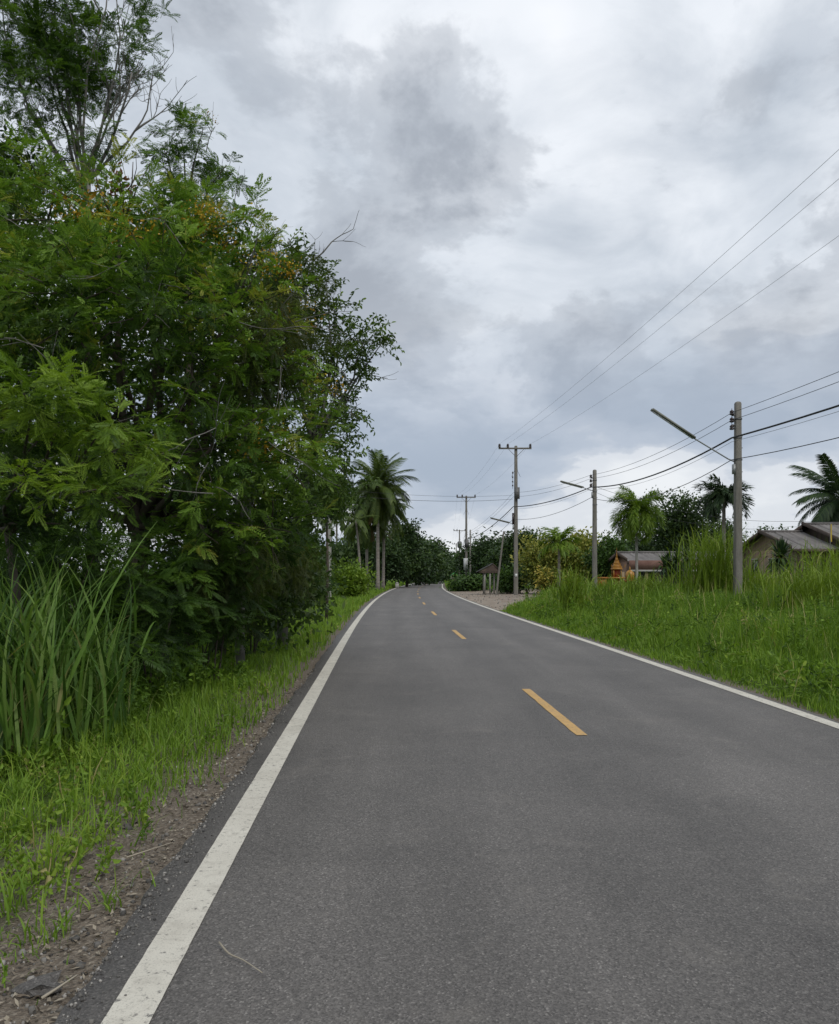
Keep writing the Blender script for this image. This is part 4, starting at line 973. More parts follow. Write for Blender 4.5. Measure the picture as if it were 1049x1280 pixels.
FOX = [frond_mesh(2.9, R(b), 64, .50, .06, .7, M['palm_bright'], 110 + k, plume=1.25) for k, b in enumerate((75, 125, 150))]
palm('foxtail_palm', 'bright green bushy palm with drooping fronds and a thin pale trunk', at(796, 50), hubat(796, 641, 50), FOX, 46, (84, -10), 7, .085, 'concrete_pale', 'garden palms', scale=.72, shaft=.9)
FOXS = [frond_mesh(1.7, R(b), 34, .38, .07, .9, M['palm_bright'], 115 + k, plume=.45) for k, b in enumerate((70, 95))]
palm('garden_palm', 'small green palm standing in front of the yellowish round tree', at(699, 58), hubat(699, 678, 58), FOXS, 20, (85, 0), 8, .10, group='garden palms')
ROY = [frond_mesh(3.1, R(b), 46, .55, .09, 1.0, M['palm_dark'], 120 + k, plume=1.0) for k, b in enumerate((110, 135, 140))]
palm('royal_palm', 'dark bushy palm directly behind the lamp pole with the long arm', at(905, 66), hubat(905, 622, 66), ROY, 30, (80, 10), 9, .16, group='garden palms', scale=.85)
OIL = [frond_mesh(3.9, R(b), 50, .68, .085, 1.05, M['palm_dark'], 125 + k) for k, b in enumerate((45, 62, 75))]
palm('oil_palm', 'large dark palm with arching fronds above the house at the picture edge', at(1050, 62), hubat(1052, 622, 62), OIL, 30, (75, -40), 10, .22, group='garden palms')

# ------------------------------------------------------------------ trees and bushes further off
def far_tree(name, label, u, d, vtop, wid, matn, seed, vbot=None, dens=1.0, group='trees beyond the road', leaf=None, trunk=True, cat='tree', depth=None, dx=0.0):
    r = np.random.default_rng(seed); x = X_at(u, d); g = float(gz(x, d)); base = np.array([x, d, g])
    ztop = Z_at(vtop, d); zbot = Z_at(vbot, d) if vbot is not None else g + 0.03 * (ztop - g)
    H = ztop - zbot; c0 = np.array([x + dx, d, (ztop + zbot) / 2]); depth = depth or wid
    root = empty(name, base); tag(root, label, cat, group)
    tr = Acc(); cr = Acc()
    l = leaf or max(.09, d * .0024)
    sp = [sprig_cards(seed * 7 + k, 14, l * 1.9, l * 1.5, l * .78) for k in range(3)]
    nc = 22; cs = []
    for k in range(nc):
        dd = rand_dirs(1, r)[0]; q = r.uniform(.25, .80); cs.append(c0 + dd * q * np.array([wid / 2, depth / 2, H / 2]))
    rr = min(wid, H) * .26
    A = 4 * math.pi * (rr ** 2); npc = int(dens * A / (l * l * 6))
    npc = max(10, min(npc, 45))
    for c in cs:
        r2 = rr * r.uniform(.75, 1.2); cz = min(c[2], ztop - r2 * .8); c = np.array([c[0], c[1], cz])
        fill_clump(cr, c, (r2, r2, r2 * .8), npc, sp, r, (.8, 1.3), tint=.42 + r.normal(0, .09), tsd=.12, top_young_lit=.22)
    if trunk:
        f_ = base + [0, 0, max(.4, (zbot - g) + H * .25)]
        tr.tube([base - [0, 0, .3], (base + f_) / 2 + [.03 * wid, 0, 0], f_], np.array([.035, .028, .022]) * max(H, 2) * .8, 7)
        for c in cs[::2]: limb(tr, f_, c, .02 * H * .4, .01, .15, r, 6, 4, .05)
    else:
        for c in cs[::3]: limb(tr, base, c, .025, .008, .15, r, 5, 4, .05)
    tr.build('trunk' if trunk else 'stems', M['bark_dark'], root, True).location = -base
    cr.build('crown' if trunk else 'foliage', M[matn], root).location = -base
GL = 'trees along the thicket side'
far_tree('small_leaved_tree', 'slender light-leaved tree just past the thicket beside the concrete pole', 408, 27, 585, 1.5, 'far_mid', 201, 650, group=GL, leaf=.07, dens=.6)
far_tree('roadside_tree', 'leafy tree filling the gap below the thicket edge', 368, 31, 650, 2.2, 'far_mid', 202, 735, group=GL, leaf=.09)
far_tree('shrub', 'green shrub at the foot of the concrete pole', 382, 43, 700, 2.2, 'far_mid', 203, None, group='roadside shrubs', trunk=False, cat='shrub')
far_tree('shrub', 'feathery light green shrub between the concrete pole and the coconut palms', 434, 58, 705, 2.6, 'palm_bright', 204, None, group='roadside shrubs', trunk=False, cat='shrub', dens=.8)
far_tree('dark_tree', 'dark tree standing behind the small distant palm', 415, 100, 672, 7, 'far_dark', 205, group=GL)
far_tree('dark_tree', 'dark tree standing behind the leaning palm trunk', 450, 104, 668, 7, 'far_dark', 206, group=GL)
far_tree('dark_tree', 'dark tree behind the trunks of the tallest palms', 480, 106, 664, 6.5, 'far_dark', 207, group=GL)
far_tree('dark_tree', 'tallest dark tree right of the coconut palms on the bend', 508, 112, 654, 6.5, 'far_dark', 208, group=GL)
far_tree('dark_tree', 'dark tree second beyond the coconut palms along the bend', 524, 130, 662, 7.5, 'far_dark', 209, group=GL)
far_tree('dark_tree', 'dark tree third beyond the coconut palms along the bend', 537, 155, 674, 7.5, 'far_dark', 210, group=GL)
far_tree('dark_tree', 'small dark tree where the road vanishes, on the palm side', 547, 190, 686, 8, 'far_dark', 211, group=GL)
far_tree('mid_tree', 'mid green tree closing the view at the end of the road', 560, 255, 696, 9, 'far_mid', 212, group=GL)
far_tree('mid_tree', 'low green tree at the road end below the distant hill', 577, 215, 696, 7, 'far_mid', 213)
far_tree('dark_tree', 'dark tree behind the thick pole carrying a white box', 598, 118, 670, 6.5, 'far_dark', 215)
far_tree('dark_tree', 'dark tree behind the little roofed shelter', 618, 104, 669, 6, 'far_dark', 216)
far_tree('dark_tree', 'dark tree behind the leaning grey post', 640, 98, 672, 6, 'far_dark', 217)
far_tree('dark_tree', 'dark tree with a raised top behind the tall crossarm pole', 656, 90, 656, 4.2, 'far_dark', 218)
far_tree('yellowing_tree', 'round tree with yellowish new leaves in the garden by the gravel yard', 690, 70, 663, 5.6, 'far_yellow', 219, 742)
far_tree('yellowing_tree', 'smaller yellow-green tree next to the plain pole', 727, 72, 666, 3.4, 'far_yellow', 220, 735)
far_tree('garden_tree', 'mid green tree between the plain pole and the bright bushy palm', 764, 66, 668, 3.2, 'far_mid', 221, 735)
far_tree('round_tree', 'large round dark green tree behind the bright bushy palm', 843, 72, 607, 7.4, 'far_dark', 222, 712, dens=1.2)
far_tree('dark_tree', 'dark tree behind the long low roof beside the big round tree', 800, 80, 655, 5, 'far_dark', 223)
far_tree('dark_tree', 'dark tree in the shade behind the bushy dark palm', 893, 76, 648, 6, 'far_dark', 224)
far_tree('pale_tree', 'pale green small tree seen above the house roof', 966, 92, 648, 4.2, 'far_mid', 225, dens=.6)
far_tree('dark_tree', 'dark tree under the large palm behind the house', 1040, 88, 650, 8, 'far_dark', 226)
far_tree('shrub', 'green shrub row end beside the road below the pole with the white box', 578, 84, 726, 2.0, 'far_mid', 227, None, group='roadside shrubs', trunk=False, cat='shrub')
far_tree('shrub', 'leafy shrub in front of the pole with the white box', 592, 82, 721, 2.2, 'far_mid', 228, None, group='roadside shrubs', trunk=False, cat='shrub')
far_tree('shrub', 'dark green shrub just left of the tall crossarm pole base', 634, 72, 712, 2.4, 'far_mid', 229, None, group='roadside shrubs', trunk=False, cat='shrub')
far_tree('croton_shrub', 'bright yellow leafy shrub at the edge of the gravel yard', 684, 66, 714, .8, 'croton', 231, None, group='roadside shrubs', trunk=False, cat='shrub', leaf=.13, dens=.7)
far_tree('croton_shrub', 'yellow and green shrub under the small garden palm', 712, 66, 717, 1.0, 'croton', 232, None, group='roadside shrubs', trunk=False, cat='shrub', leaf=.12, dens=.6)

def rosette(name, label, u, d, vtop, vcen, n, l, w, matn, seed, heads=1, spread=.15, els=(85, -50)):
    """sword-leaved plant: one or more stems topped by a burst of strap leaves"""
    r = np.random.default_rng(seed); base = at(u, d); root = empty(name, base); tag(root, label, 'plant', 'garden plants by the houses')
    st = Acc(); cr = Acc()
    for hh in range(heads):
        c = W(u, vcen, d) + (r.normal(0, spread, 3) if heads > 1 else 0); 
        if heads > 1: c[2] = base[2] + (c[2] - base[2]) * r.uniform(.55, 1.15)
        st.tube([base + r.normal(0, .05, 3) * [1, 1, 0], (base + c) / 2 + r.normal(0, .04, 3), c], [.07, .06, .05], 6)
        for k in range(n):
            el = R(els[0] + (els[1] - els[0]) * k / n + r.normal(0, 8)); az = k * 2.4; ll = l * r.uniform(.8, 1.1)
            dv = np.array([math.cos(az) * math.cos(el), math.sin(az) * math.cos(el), math.sin(el)]); sv = np.cross(dv, [0, 0, 1.0]); sv /= np.linalg.norm(sv) + 1e-6
            p0, p1, p2 = c, c + dv * ll * .55, c + dv * ll - np.array([0, 0, .25 * ll * math.cos(el)])
            cr.add([p0 - sv * w * .4, p0 + sv * w * .4, p1 + sv * w * .5, p1 - sv * w * .5, p2 + sv * .006, p2 - sv * .006], [(0, 1, 2, 3), (3, 2, 4, 5)], r.normal(.5, .2))
    st.build('stem', M['bark_palm'], root, True).location = -base; cr.build('leaves', M[matn], root).location = -base
rosette('sword_plant', 'spiky sword-leaved plant on a short trunk before the house', 976, 40, 675, 697, 150, 1.05, .11, 'palm_dark', 301)
rosette('strap_leaf_plant', 'dark bushy strap-leaved plant in front of the long low roof', 848, 44, 680, 700, 34, .8, .11, 'palm_dark', 302, 11, .42, (80, -60))

# ------------------------------------------------------------------ poles, lamps and wires
def pole_post(root, h, w0, w1, matn='concrete', lean=(0, 0), round_top=True):
    """square concrete post with chamfered corners, tapering upward"""
    a = Acc(); V = []; lv = [(0, w0), (h * .33, w0 + (w1 - w0) * .33), (h * .66, w0 + (w1 - w0) * .66), (h - w1 * .35, w1)] + ([(h - w1 * .1, w1 * .8), (h, w1 * .35)] if round_top else [(h, w1)])
    c = .22
    for z, w in lv:
        k = w / 2; q = k * (1 - c * 2 * .5)
        for (x, y) in [(k, -q), (k, q), (q, k), (-q, k), (-k, q), (-k, -q), (-q, -k), (q, -k)]: V.append((x + lean[0] * z, y + lean[1] * z, z - .3 if z == 0 else z))
    n = len(lv); Q = [(8 * i + j, 8 * i + (j + 1) % 8, 8 * i + 8 + (j + 1) % 8, 8 * i + 8 + j) for i in range(n - 1) for j in range(8)]
    b = 8 * (n - 1); Q += [(b, b + 1, b + 2, b + 3), (b, b + 3, b + 4, b + 7), (b + 4, b + 5, b + 6, b + 7)]
    a.add(V, Q); return a.build('post', M[matn], root)
def insulator(root, p, r0=.06, h=.13, name='insulator'):
    a = Acc(); p = np.asarray(p, float)
    a.tube([p, p + [0, 0, h * .1], p + [0, 0, h * .3], p + [0, 0, h * .4], p + [0, 0, h * .55], p + [0, 0, h * .75], p + [0, 0, h]], [r0 * .6, r0, r0, r0 * .55, r0 * .95, r0 * .9, r0 * .4], 8)
    return a.build(name, M['insulator'], root, True)
def lamp(root, p0, p1, p2):
    """fluorescent street lamp on an arm: arm p0 to p1, fitting p1 to p2 (relative to the pole's base)"""
    p0, p1, p2 = (np.asarray(q, float) for q in (p0, p1, p2)); L0 = np.linalg.norm(p2 - p0)
    a = Acc(); a.tube([p0, p0 + (p1 - p0) * .15 + [0, 0, -.03], p1, p1 + (p2 - p1) * .2], .024, 7); arm = a.build('lamp_arm', M['galv'], root, True)
    d = (p2 - p1) / np.linalg.norm(p2 - p1); s = np.cross(d, [0, 0, 1.0]); s /= np.linalg.norm(s); n = np.cross(s, d)
    a = Acc(); hw, hh = .085, .06
    ring = [(-hw, -hh * .2), (-hw * .75, hh), (hw * .75, hh), (hw, -hh * .2)]
    V = []
    for q in (p1, p2): V += [q + s * x + n * y for x, y in ring]
    a.add(V, [(0, 1, 5, 4), (1, 2, 6, 5), (2, 3, 7, 6), (3, 0, 4, 7), (0, 3, 2, 1), (4, 5, 6, 7)]); fx = a.build('lamp_housing', M['lamp_body'], root)
    a = Acc(); a.tube([p1 + d * .06 - n * .035, p2 - d * .06 - n * .035], .026, 8); tb = a.build('lamp_tube', M['tube_glass'], fx, True)
    a = Acc(); q = p0 + np.array([.0, -.02, -.22]); a.box(q[0] - .07, q[0] + .07, q[1] - .06, q[1] + .06, q[2] - .22, q[2] + .12); a.build('ballast_box', M['galv'], root)
def wireobj(label, pts, sag, rad=.012, matn='wire', name='overhead_wire', group='overhead wires'):
    a = Acc(); P = []
    for k in range(len(pts) - 1):
        p0, p1 = np.asarray(pts[k], float), np.asarray(pts[k + 1], float); t = np.linspace(0, 1, 15)[:, None]
        seg = p0 + (p1 - p0) * t; sg = sag[k] if isinstance(sag, (list, tuple)) else sag
        seg[:, 2] -= sg * 4 * (t * (1 - t))[:, 0]; P.append(seg if k == 0 else seg[1:])
    P = np.vstack(P); c = P[0].copy()
    a.tube(P, rad, 5, False); tag(a.build(name, M[matn], None, True, loc=c), label, 'wire', group)

def lv_pole(label, u, d, vtop, lamp_uv=None, matn='concrete', w0=.27, w1=.20, insul=True):
    b = at(u, d); b[2] += .1; h = Z_at(vtop, d) - b[2]; root = empty('street_lamp_pole' if lamp_uv else 'utility_pole', b); tag(root, label, 'pole', 'concrete poles')
    pole_post(root, h, w0, w1, matn)
    if insul:
        a = Acc(); a.tube([(-w1 * .5 - .13, -.05, h - .95), (-w1 * .5 - .13, -.05, h - .25)], .012, 5); a.box(-w1 * .5 - .14, -w1 * .4, -.07, -.03, h - .52, h - .47); a.box(-w1 * .5 - .14, -w1 * .4, -.07, -.03, h - .86, h - .81); a.build('insulator_rack', M['steel'], root)
        for z in (.40, .66, .92): insulator(root, (-w1 * .5 - .13, -.05, h - z - .08), .085, .17)
    if lamp_uv:
        (u0, v0), (u1, v1), (u2, v2), dy = lamp_uv
        L0 = W(u0, v0, d) - b; L1 = W(u1, v1, d + dy * .45) - b; L2 = W(u2, v2, d + dy) - b
        lamp(root, L0, L1, L2)
    for z in (.62, 1.28, 2.05):
        a = Acc(); k_ = w1 / 2 + .012 + .02 * z / h * (w0 - w1); a.box(-k_, k_, -k_, k_, h - z - .03, h - z + .03); a.build('clamp_band', M['steel'], root)
    # climbing bolts
    a = Acc()
    for z in np.arange(h - 2.9, h - .9, .42): a.box(w1 * .5 - .01, w1 * .5 + .07, -.012, .012, z, z + .022)
    tag(a.build('step_bolts', M['steel'], root), kind='stuff')
    return b, h
P1, H1 = lv_pole('tall concrete pole carrying the long fluorescent lamp arm', 922.5, 29.6, 502, ((918, 577), (868, 548), (815, 512.5), -1.2))
P2, H2 = lv_pole('plain grey concrete pole with a short lamp arm in front of the yellowing trees', 743.5, 49, 587, ((741, 613), (729, 609.5), (701, 602), -.8))
P7, H7 = lv_pole('thin pale concrete pole standing close to the pole with the white box', 588, 109, 662, None, 'concrete_pale', .22, .18, False)
PL, HL = lv_pole('pale concrete roadside pole in the grass before the coconut palms', 412, 50, 600, None, 'concrete_pale', .22, .18, False)

def mv_pole(label, u, d, ztop, arm=(-1.37, 1.2), lampuv=None, extra=None, w0=.34, w1=.22):
    b = at(u, d); b[2] += .1; h = ztop - b[2]; root = empty('crossarm_pole', b); tag(root, label, 'pole', 'concrete poles')
    pole_post(root, h, w0, w1, 'concrete')
    a = Acc(); a.box(arm[0], arm[1], -w1 / 2 - .11, -w1 / 2 - .005, h - .30, h - .18); ca = a.build('crossarm', M['concrete'], root)
    xs = (arm[0] + .07, arm[0] + .72, arm[1] - .09)
    for x in xs: insulator(root, (x, -w1 / 2 - .06, h - .18), .105, .30)
    for s in (-1, 1):
        a = Acc(); a.tube([(s * .62, -w1 / 2 - .13, h - .30), (s * .06, -w1 / 2 - .03, h - .85)], .018, 5); a.build('brace', M['steel'], root)
        a = Acc(); a.tube([(s * .1, -.05, h - 1.5), (s * .13, -.05, h - 2.0), (s * .34, -.05, h - 2.45)], .014, 5); a.build('stay_rod', M['steel'], root)
    if lampuv:
        (u0, v0), (u1, v1), (u2, v2), dy = lampuv; lamp(root, W(u0, v0, d) - b, W(u1, v1, d + dy * .45) - b, W(u2, v2, d + dy) - b)
    return b, h, xs, root
P3, H3, X3, R3 = mv_pole('tall concrete pole with a crossarm and three insulators at the gravel yard', 645, 66, Z_at(557, 66), lampuv=((642, 655), (637, 653.5), (613, 647.5), -.6))
for z in (4.9, 4.55, 4.2, 3.9):
    insulator(R3, (-.26, -.08, H3 - 6.0 + z - 1.1), .06, .13)
a = Acc(); a.tube([(-.26, -.08, H3 - 3.4), (-.26, -.08, H3 - 2.0)], .014, 5); a.build('insulator_rack', M['steel'], R3)
a = Acc(); a.box(-.13, .26, -.36, -.17, H3 - 4.2, H3 - 3.3); a.build('switch_box', M['steel'], R3)
a = Acc(); a.box(-.30, -.17, -.22, .05, H3 - 6.2, H3 - 5.3); a.build('meter_box', M['insulator'], R3)
a = Acc(); a.box(-.09, .09, -.196, -.172, 1.42, 1.68); a.build('plate', M['tube_glass'], R3)
P4, H4, X4, R4 = mv_pole('second crossarm pole along the road, with a white box', 583, 108, Z_at(619.5, 108), arm=(-1.25, 1.2))
a = Acc(); a.box(-.36, .18, -.55, -.19, 2.1, 3.6); a.build('white_box', M['tube_glass'], R4)
a = Acc(); a.box(-.22, .3, -.42, -.17, 5.0, 6.0); a.build('cable_clamp', M['steel'], R4)
P5, H5, X5, R5 = mv_pole('third crossarm pole with a round transformer, far down the road', 574.5, 178, Z_at(662, 178), arm=(-1.25, 1.25))
a = Acc(); a.tube([(0, -.55, H5 - 3.9), (0, -.55, H5 - 3.7), (0, -.55, H5 - 2.7), (0, -.55, H5 - 2.5)], [.3, .48, .48, .3], 12); a.build('transformer', M['steel'], R5, True)
P6, H6, X6, R6 = mv_pole('farthest crossarm pole beyond the one with the transformer', 570.5, 240, Z_at(679, 240), arm=(-1.25, 1.25))

def mvtip(P, H, x): return (P[0] + x, P[1] - .17, P[2] + H + .10)
names = ('wire over the road side end of the crossarms', 'wire between the crossarm ends, nearest the pole tops', 'wire along the garden side end of the crossarms')
WR = .005
near = [(9.3, 15.0, 10.8), (10.0, 15.0, 10.75), (11.35, 15.0, 10.4)]; beh = [(11.2, -30, 10.8), (11.9, -30, 10.8), (13.2, -30, 10.6)]
for k in range(3):
    wireobj('thin high ' + names[k], [beh[k], near[k], mvtip(P3, H3, X3[k]), mvtip(P4, H4, X4[k]), mvtip(P5, H5, X5[k]), mvtip(P6, H6, X6[k])], [.4, .35, .5, .9, .8], WR, 'wire_light')
def ins1(P, H, z): return (P[0] - .23, P[1] - .05, P[2] + H - z)
nxt = np.array([12.6, 8.0]); 
for z, lab, rad, mt, sg in [(.40, 'uppermost thin wire strung between the two lamp poles', .009, 'wire', .35), (.66, 'second thin wire strung between the two lamp poles', .009, 'wire', .38),
                            (1.28, 'thick black bundled cable passing the lamp poles', .032, 'wire', .45), (1.42, 'thin wire hanging just under the thick black cable', .007, 'wire_light', .5), (2.05, 'lowest single cable on the long-armed lamp pole', .014, 'wire', .7)]:
    q2 = ins1(P2, H2, z * .8); q3 = (P3[0] - .22, P3[1] - .1, P3[2] + H3 - 3.2 - z * 1.25)
    q4 = (P4[0] - .2, P4[1] - .1, P4[2] + H4 - 4.6 - z * .8); q5 = (P5[0], P5[1], P5[2] + 6.2 - z * .7)
    wireobj(lab, [(nxt[0], nxt[1], P1[2] + H1 - z * 1.0 + .1), ins1(P1, H1, z), q2, q3, q4, q5], [sg * .5, sg, sg * .6, sg * 1.2, sg], rad, mt)
wireobj('upper slack wire crossing the road from the crossarm pole to the palms', [(P3[0] - .26, P3[1] - .1, P3[2] + H3 - 3.9), (PL[0], PL[1], PL[2] + HL - .5)], .25, .008, 'wire')
wireobj('lower slack wire crossing the road from the crossarm pole to the palms', [(P3[0] - .26, P3[1] - .1, P3[2] + H3 - 4.2), (PL[0], PL[1], PL[2] + HL - .8)], .3, .012, 'wire')
wireobj('upper service wire from the short-armed pole to the house', [ins1(P2, H2, .9), (24.2, 55, 4.9), (40, 60, 6.0)], [.6, .3], .010, 'wire')
wireobj('lower service wire from the short-armed pole to the house', [ins1(P2, H2, 1.2), (24.2, 55, 4.55), (40, 60, 5.4)], [.9, .3], .009, 'wire')

# leaning post by the shelter
b = at(620, 66); tp = W(630, 664, 66); root = empty('leaning_post', b); tag(root, 'thin grey concrete post leaning over beside the little shelter', 'post')
h = tp[2] - b[2]; pole_post(root, h, .15, .12, 'concrete', ((tp[0] - b[0]) / h, 0), False)
a = Acc(); a.tube([(tp - b) + [0.02, 0, -.1], (tp - b) + [.32, 0, -.4], (tp - b) + [.12, 0, -.9]], .018, 5); a.build('bracket', M['steel'], root)

# ------------------------------------------------------------------ buildings and small structures
M['roof_sheet'] = surf('roof_sheet', (0.10, 0.092, 0.088), (0.20, 0.185, 0.175), 1.2, 0.85, .3, 18, streak=(2.5, .5, .5))
M['roof_dark'] = surf('roof_dark', (0.045, 0.042, 0.042), (0.09, 0.085, 0.083), 1.5, 0.85, .3, 18)
M['roof_red'] = surf('roof_red', (0.13, 0.065, 0.05), (0.22, 0.12, 0.09), 1.5, 0.85, .3, 18)
M['plaster'] = surf('plaster', (0.17, 0.12, 0.08), (0.30, 0.225, 0.15), 1.6, .9, .2, 14, streak=(1.5, 1.5, .4))
M['plaster_brown'] = surf('plaster_brown', (0.16, 0.105, 0.08), (0.25, 0.17, 0.13), 1.2, .9, .2, 20)
M['timber'] = surf('timber', (0.06, 0.045, 0.038), (0.13, 0.095, 0.075), 2, .85, .3, 25)
M['fascia'] = surf('fascia', (0.16, 0.085, 0.068), (0.25, 0.145, 0.115), 2, .8, .2, 25)
M['trim'] = surf('trim', (0.38, 0.36, 0.34), (0.5, 0.48, 0.45), 2, .8, .2, 25)
M['glass'] = surf('glass', (0.02, 0.024, 0.028), (0.045, 0.05, 0.055), 2, .12, .0, 25, spec=.6)
M['blue_panel'] = surf('blue_panel', (0.24, 0.34, 0.36), (0.34, 0.44, 0.45), 2, .7, .1, 25)
M['gold'] = surf('gold', (0.30, 0.13, 0.02), (0.48, 0.25, 0.045), 6, .45, .2, 40, spec=.5)
M['orange'] = surf('orange', (0.26, 0.09, 0.02), (0.36, 0.14, 0.03), 4, .6, .2, 40)
M['red_lacquer'] = surf('red_lacquer', (0.22, 0.035, 0.02), (0.32, 0.06, 0.03), 4, .5, .2, 40)
M['green_sheet'] = surf('green_sheet', (0.06, 0.30, 0.07), (0.10, 0.42, 0.11), 3, .6, .1, 30)
M['yellow_cloth'] = surf('yellow_cloth', (0.5, 0.36, 0.04), (0.62, 0.46, 0.06), 3, .8, .1, 30)
M['hill_mat'] = surf('hill_mat', (0.045, 0.062, 0.070), (0.065, 0.085, 0.088), .02, .95, .0, .3)  # distance haze is put into the wooded hill's blue-grey colour

def gable_house(name, label, x0, x1, yf, yb, zf, ze, zr, roof, wall, over=.5, end='plaster', group='houses across the road'):
    """ridge runs along X; front eave at yf, back eave at yb"""
    b = np.array([x0, yf, zf]); root = empty(name, b); tag(root, label, 'house', group)
    ym = (yf + yb) / 2; wy0, wy1 = yf + over, yb - over; zs = lambda y: zr - (zr - ze) * abs(y - ym) / (ym - yf)
    a = Acc(); a.box(x0 + over, x1 - over, wy0, wy0 + .15, zf - .2, zs(wy0) - .1); a.build('front_wall', M[wall], root).location = -b
    a = Acc(); a.box(x0 + over, x1 - over, wy1 - .15, wy1, zf - .2, zs(wy1) - .1); a.build('back_wall', M[wall], root).location = -b
    for xx in (x0 + over, x1 - over):
        a = Acc(); t_ = .14 * (1 if xx == x0 + over else -1)
        prof = [(wy0 + .152, zf - .2), (wy1 - .152, zf - .2), (wy1 - .152, zs(wy1) - .1), (ym, zr - .12), (wy0 + .152, zs(wy0) - .1)]
        V = [(xx, y, z) for y, z in prof] + [(xx + t_, y, z) for y, z in prof]
        a.add(V, [(0, 1, 2, 4), (2, 3, 4, 4), (5, 9, 7, 6), (7, 9, 8, 8), (0, 4, 9, 5), (4, 3, 8, 9), (3, 2, 7, 8), (2, 1, 6, 7)][:1] + [(0, 1, 2, 4), (5, 9, 7, 6), (0, 4, 9, 5), (4, 3, 8, 9), (3, 2, 7, 8), (2, 1, 6, 7)][1:])
        V2 = [(xx, *prof[2]), (xx, *prof[3]), (xx, *prof[4]), (xx, (prof[2][0] + prof[4][0]) / 2, prof[2][1])]
        a.add(V2, [(0, 1, 2, 3)]); a.build('gable_wall', M[end], root).location = -b
    # corrugated sheets laid one by one
    n = max(2, int(round((x1 - x0) / .9)))
    for side, (ya, yb_) in enumerate(((yf, ym), (yb, ym))):
        for k in range(n):
            xa, xb = x0 + (x1 - x0) * k / n, x0 + (x1 - x0) * (k + 1) / n + .04; lift = .006 * (k % 2)
            a = Acc(); m_ = 9; xs = np.linspace(xa, xb, m_); wv = .018 * (-1.0) ** np.arange(m_) + lift
            V = np.vstack([np.column_stack([xs, np.full(m_, ya), ze + wv]), np.column_stack([xs, np.full(m_, yb_), zr + wv])])
            i_ = np.arange(m_ - 1); a.add(V, np.stack([i_, i_ + 1, i_ + m_ + 1, i_ + m_], -1)); 
            a.build('roof_sheet', M[roof], root).location = -b
    a = Acc(); a.tube([(x0 - .03, ym, zr + .04), (x1 + .03, ym, zr + .04)], .09, 8); a.build('ridge_cap', M[roof], root, True).location = -b
    for xx in (x0, x1):
        for ya in (yf, yb):
            a = Acc(); d_ = -.06 if xx == x0 else .06
            a.slab((xx + d_, ya, ze - .02), (xx + d_, ym, zr - .02), (xx + d_ * .2, ym, zr - .02), (xx + d_ * .2, ya, ze - .02), .22); a.build('barge_board', M['timber'], root).location = -b
    a = Acc(); a.box(x0, x1, yf - .04, yf - .01, ze - .2, ze - .01); a.build('eave_board', M['timber'], root).location = -b
    return root, b
def opening(root, b, name, x0, x1, y, z0, z1, matn, fr=.06, panes=2, frame='timber'):
    a = Acc(); a.box(x0 + fr, x1 - fr, y - .05, y - .03, z0 + fr, z1 - fr); 
    w = a.build(name, M[matn], root); w.location = -b
    a = Acc()
    a.box(x0, x0 + fr, y - .09, y + .01, z0, z1); a.box(x1 - fr, x1, y - .09, y + .01, z0, z1); a.box(x0 + fr, x1 - fr, y - .088, y + .01, z0, z0 + fr); a.box(x0 + fr, x1 - fr, y - .088, y + .01, z1 - fr, z1)
    for k in range(1, panes): xm = x0 + (x1 - x0) * k / panes; a.box(xm - .025, xm + .025, y - .085, y + .01, z0 + fr, z1 - fr)
    a.build('frame', M[frame], w)
g0 = float(gz(23, 52))
root, b = gable_house('house_wing', 'low grey-roofed house wing with cream wall behind the sword plant', X_at(948, 55) , 25.0, 50, 60, g0, Z_at(686, 50), Z_at(665, 55), 'roof_sheet', 'plaster_brown')
opening(root, b, 'window', 22.95, 23.6, 50.5, 1.25, 2.45, 'glass'); opening(root, b, 'window', 23.75, 24.35, 50.5, 1.0, 2.4, 'glass')
opening(root, b, 'door', 22.78, 22.92, 50.5, g0, 2.3, 'blue_panel', .01, 1)
a = Acc()
for (ya, yb2) in ((53.2, 54.4), (56.2, 57.2)):
    a = Acc(); a.box(b[0] + .46, b[0] + .49, ya, yb2, 1.3, 2.4); w = a.build('window', M['glass'], root); w.location = -b
    a = Acc(); a.box(b[0] + .42, b[0] + .455, ya - .06, yb2 + .06, 1.22, 1.29); a.box(b[0] + .42, b[0] + .455, ya - .06, yb2 + .06, 2.41, 2.48); a.box(b[0] + .42, b[0] + .455, (ya + yb2) / 2 - .03, (ya + yb2) / 2 + .03, 1.295, 2.405); a.build('frame', M['trim'], w)
for xx in (22.75, 24.45):
    a = Acc(); a.box(xx - .07, xx + .07, 50.06, 50.2, g0 - .2, Z_at(686, 50) - .22); a.build('porch_post', M['timber'], root).location = -b
a = Acc(); a.box(22.4, 24.5, 50.0, 50.3, 1.0, 1.1); a.build('porch_rail', M['trim'], root).location = -b
root, b = gable_house('house', 'bigger grey-roofed house with dark gable at the picture edge', 25.02, 37, 46.5, 63.5, g0, 2.5, Z_at(655.5, 55), 'roof_sheet', 'plaster', .6, 'timber')
opening(root, b, 'window', 26.5, 28.0, 47.1, 1.0, 2.2, 'glass')
root, b = gable_house('long_low_building', 'long low building with grey roof and reddish fascia behind the golden shrine', X_at(772, 62), X_at(925, 62), 59.0, 66, g0, 2.35, 3.0, 'roof_sheet', 'plaster_brown', .55, 'plaster_brown')
a = Acc(); a.box(X_at(772, 62) + .1, X_at(925, 62) - .1, 58.90, 58.955, 1.75, 2.40); a.build('fascia', M['fascia'], root).location = -b
a = Acc(); a.box(X_at(772, 62) + .1, X_at(925, 62) - .1, 58.88, 58.94, 1.60, 1.74); a.build('beam', M['trim'], root).location = -b
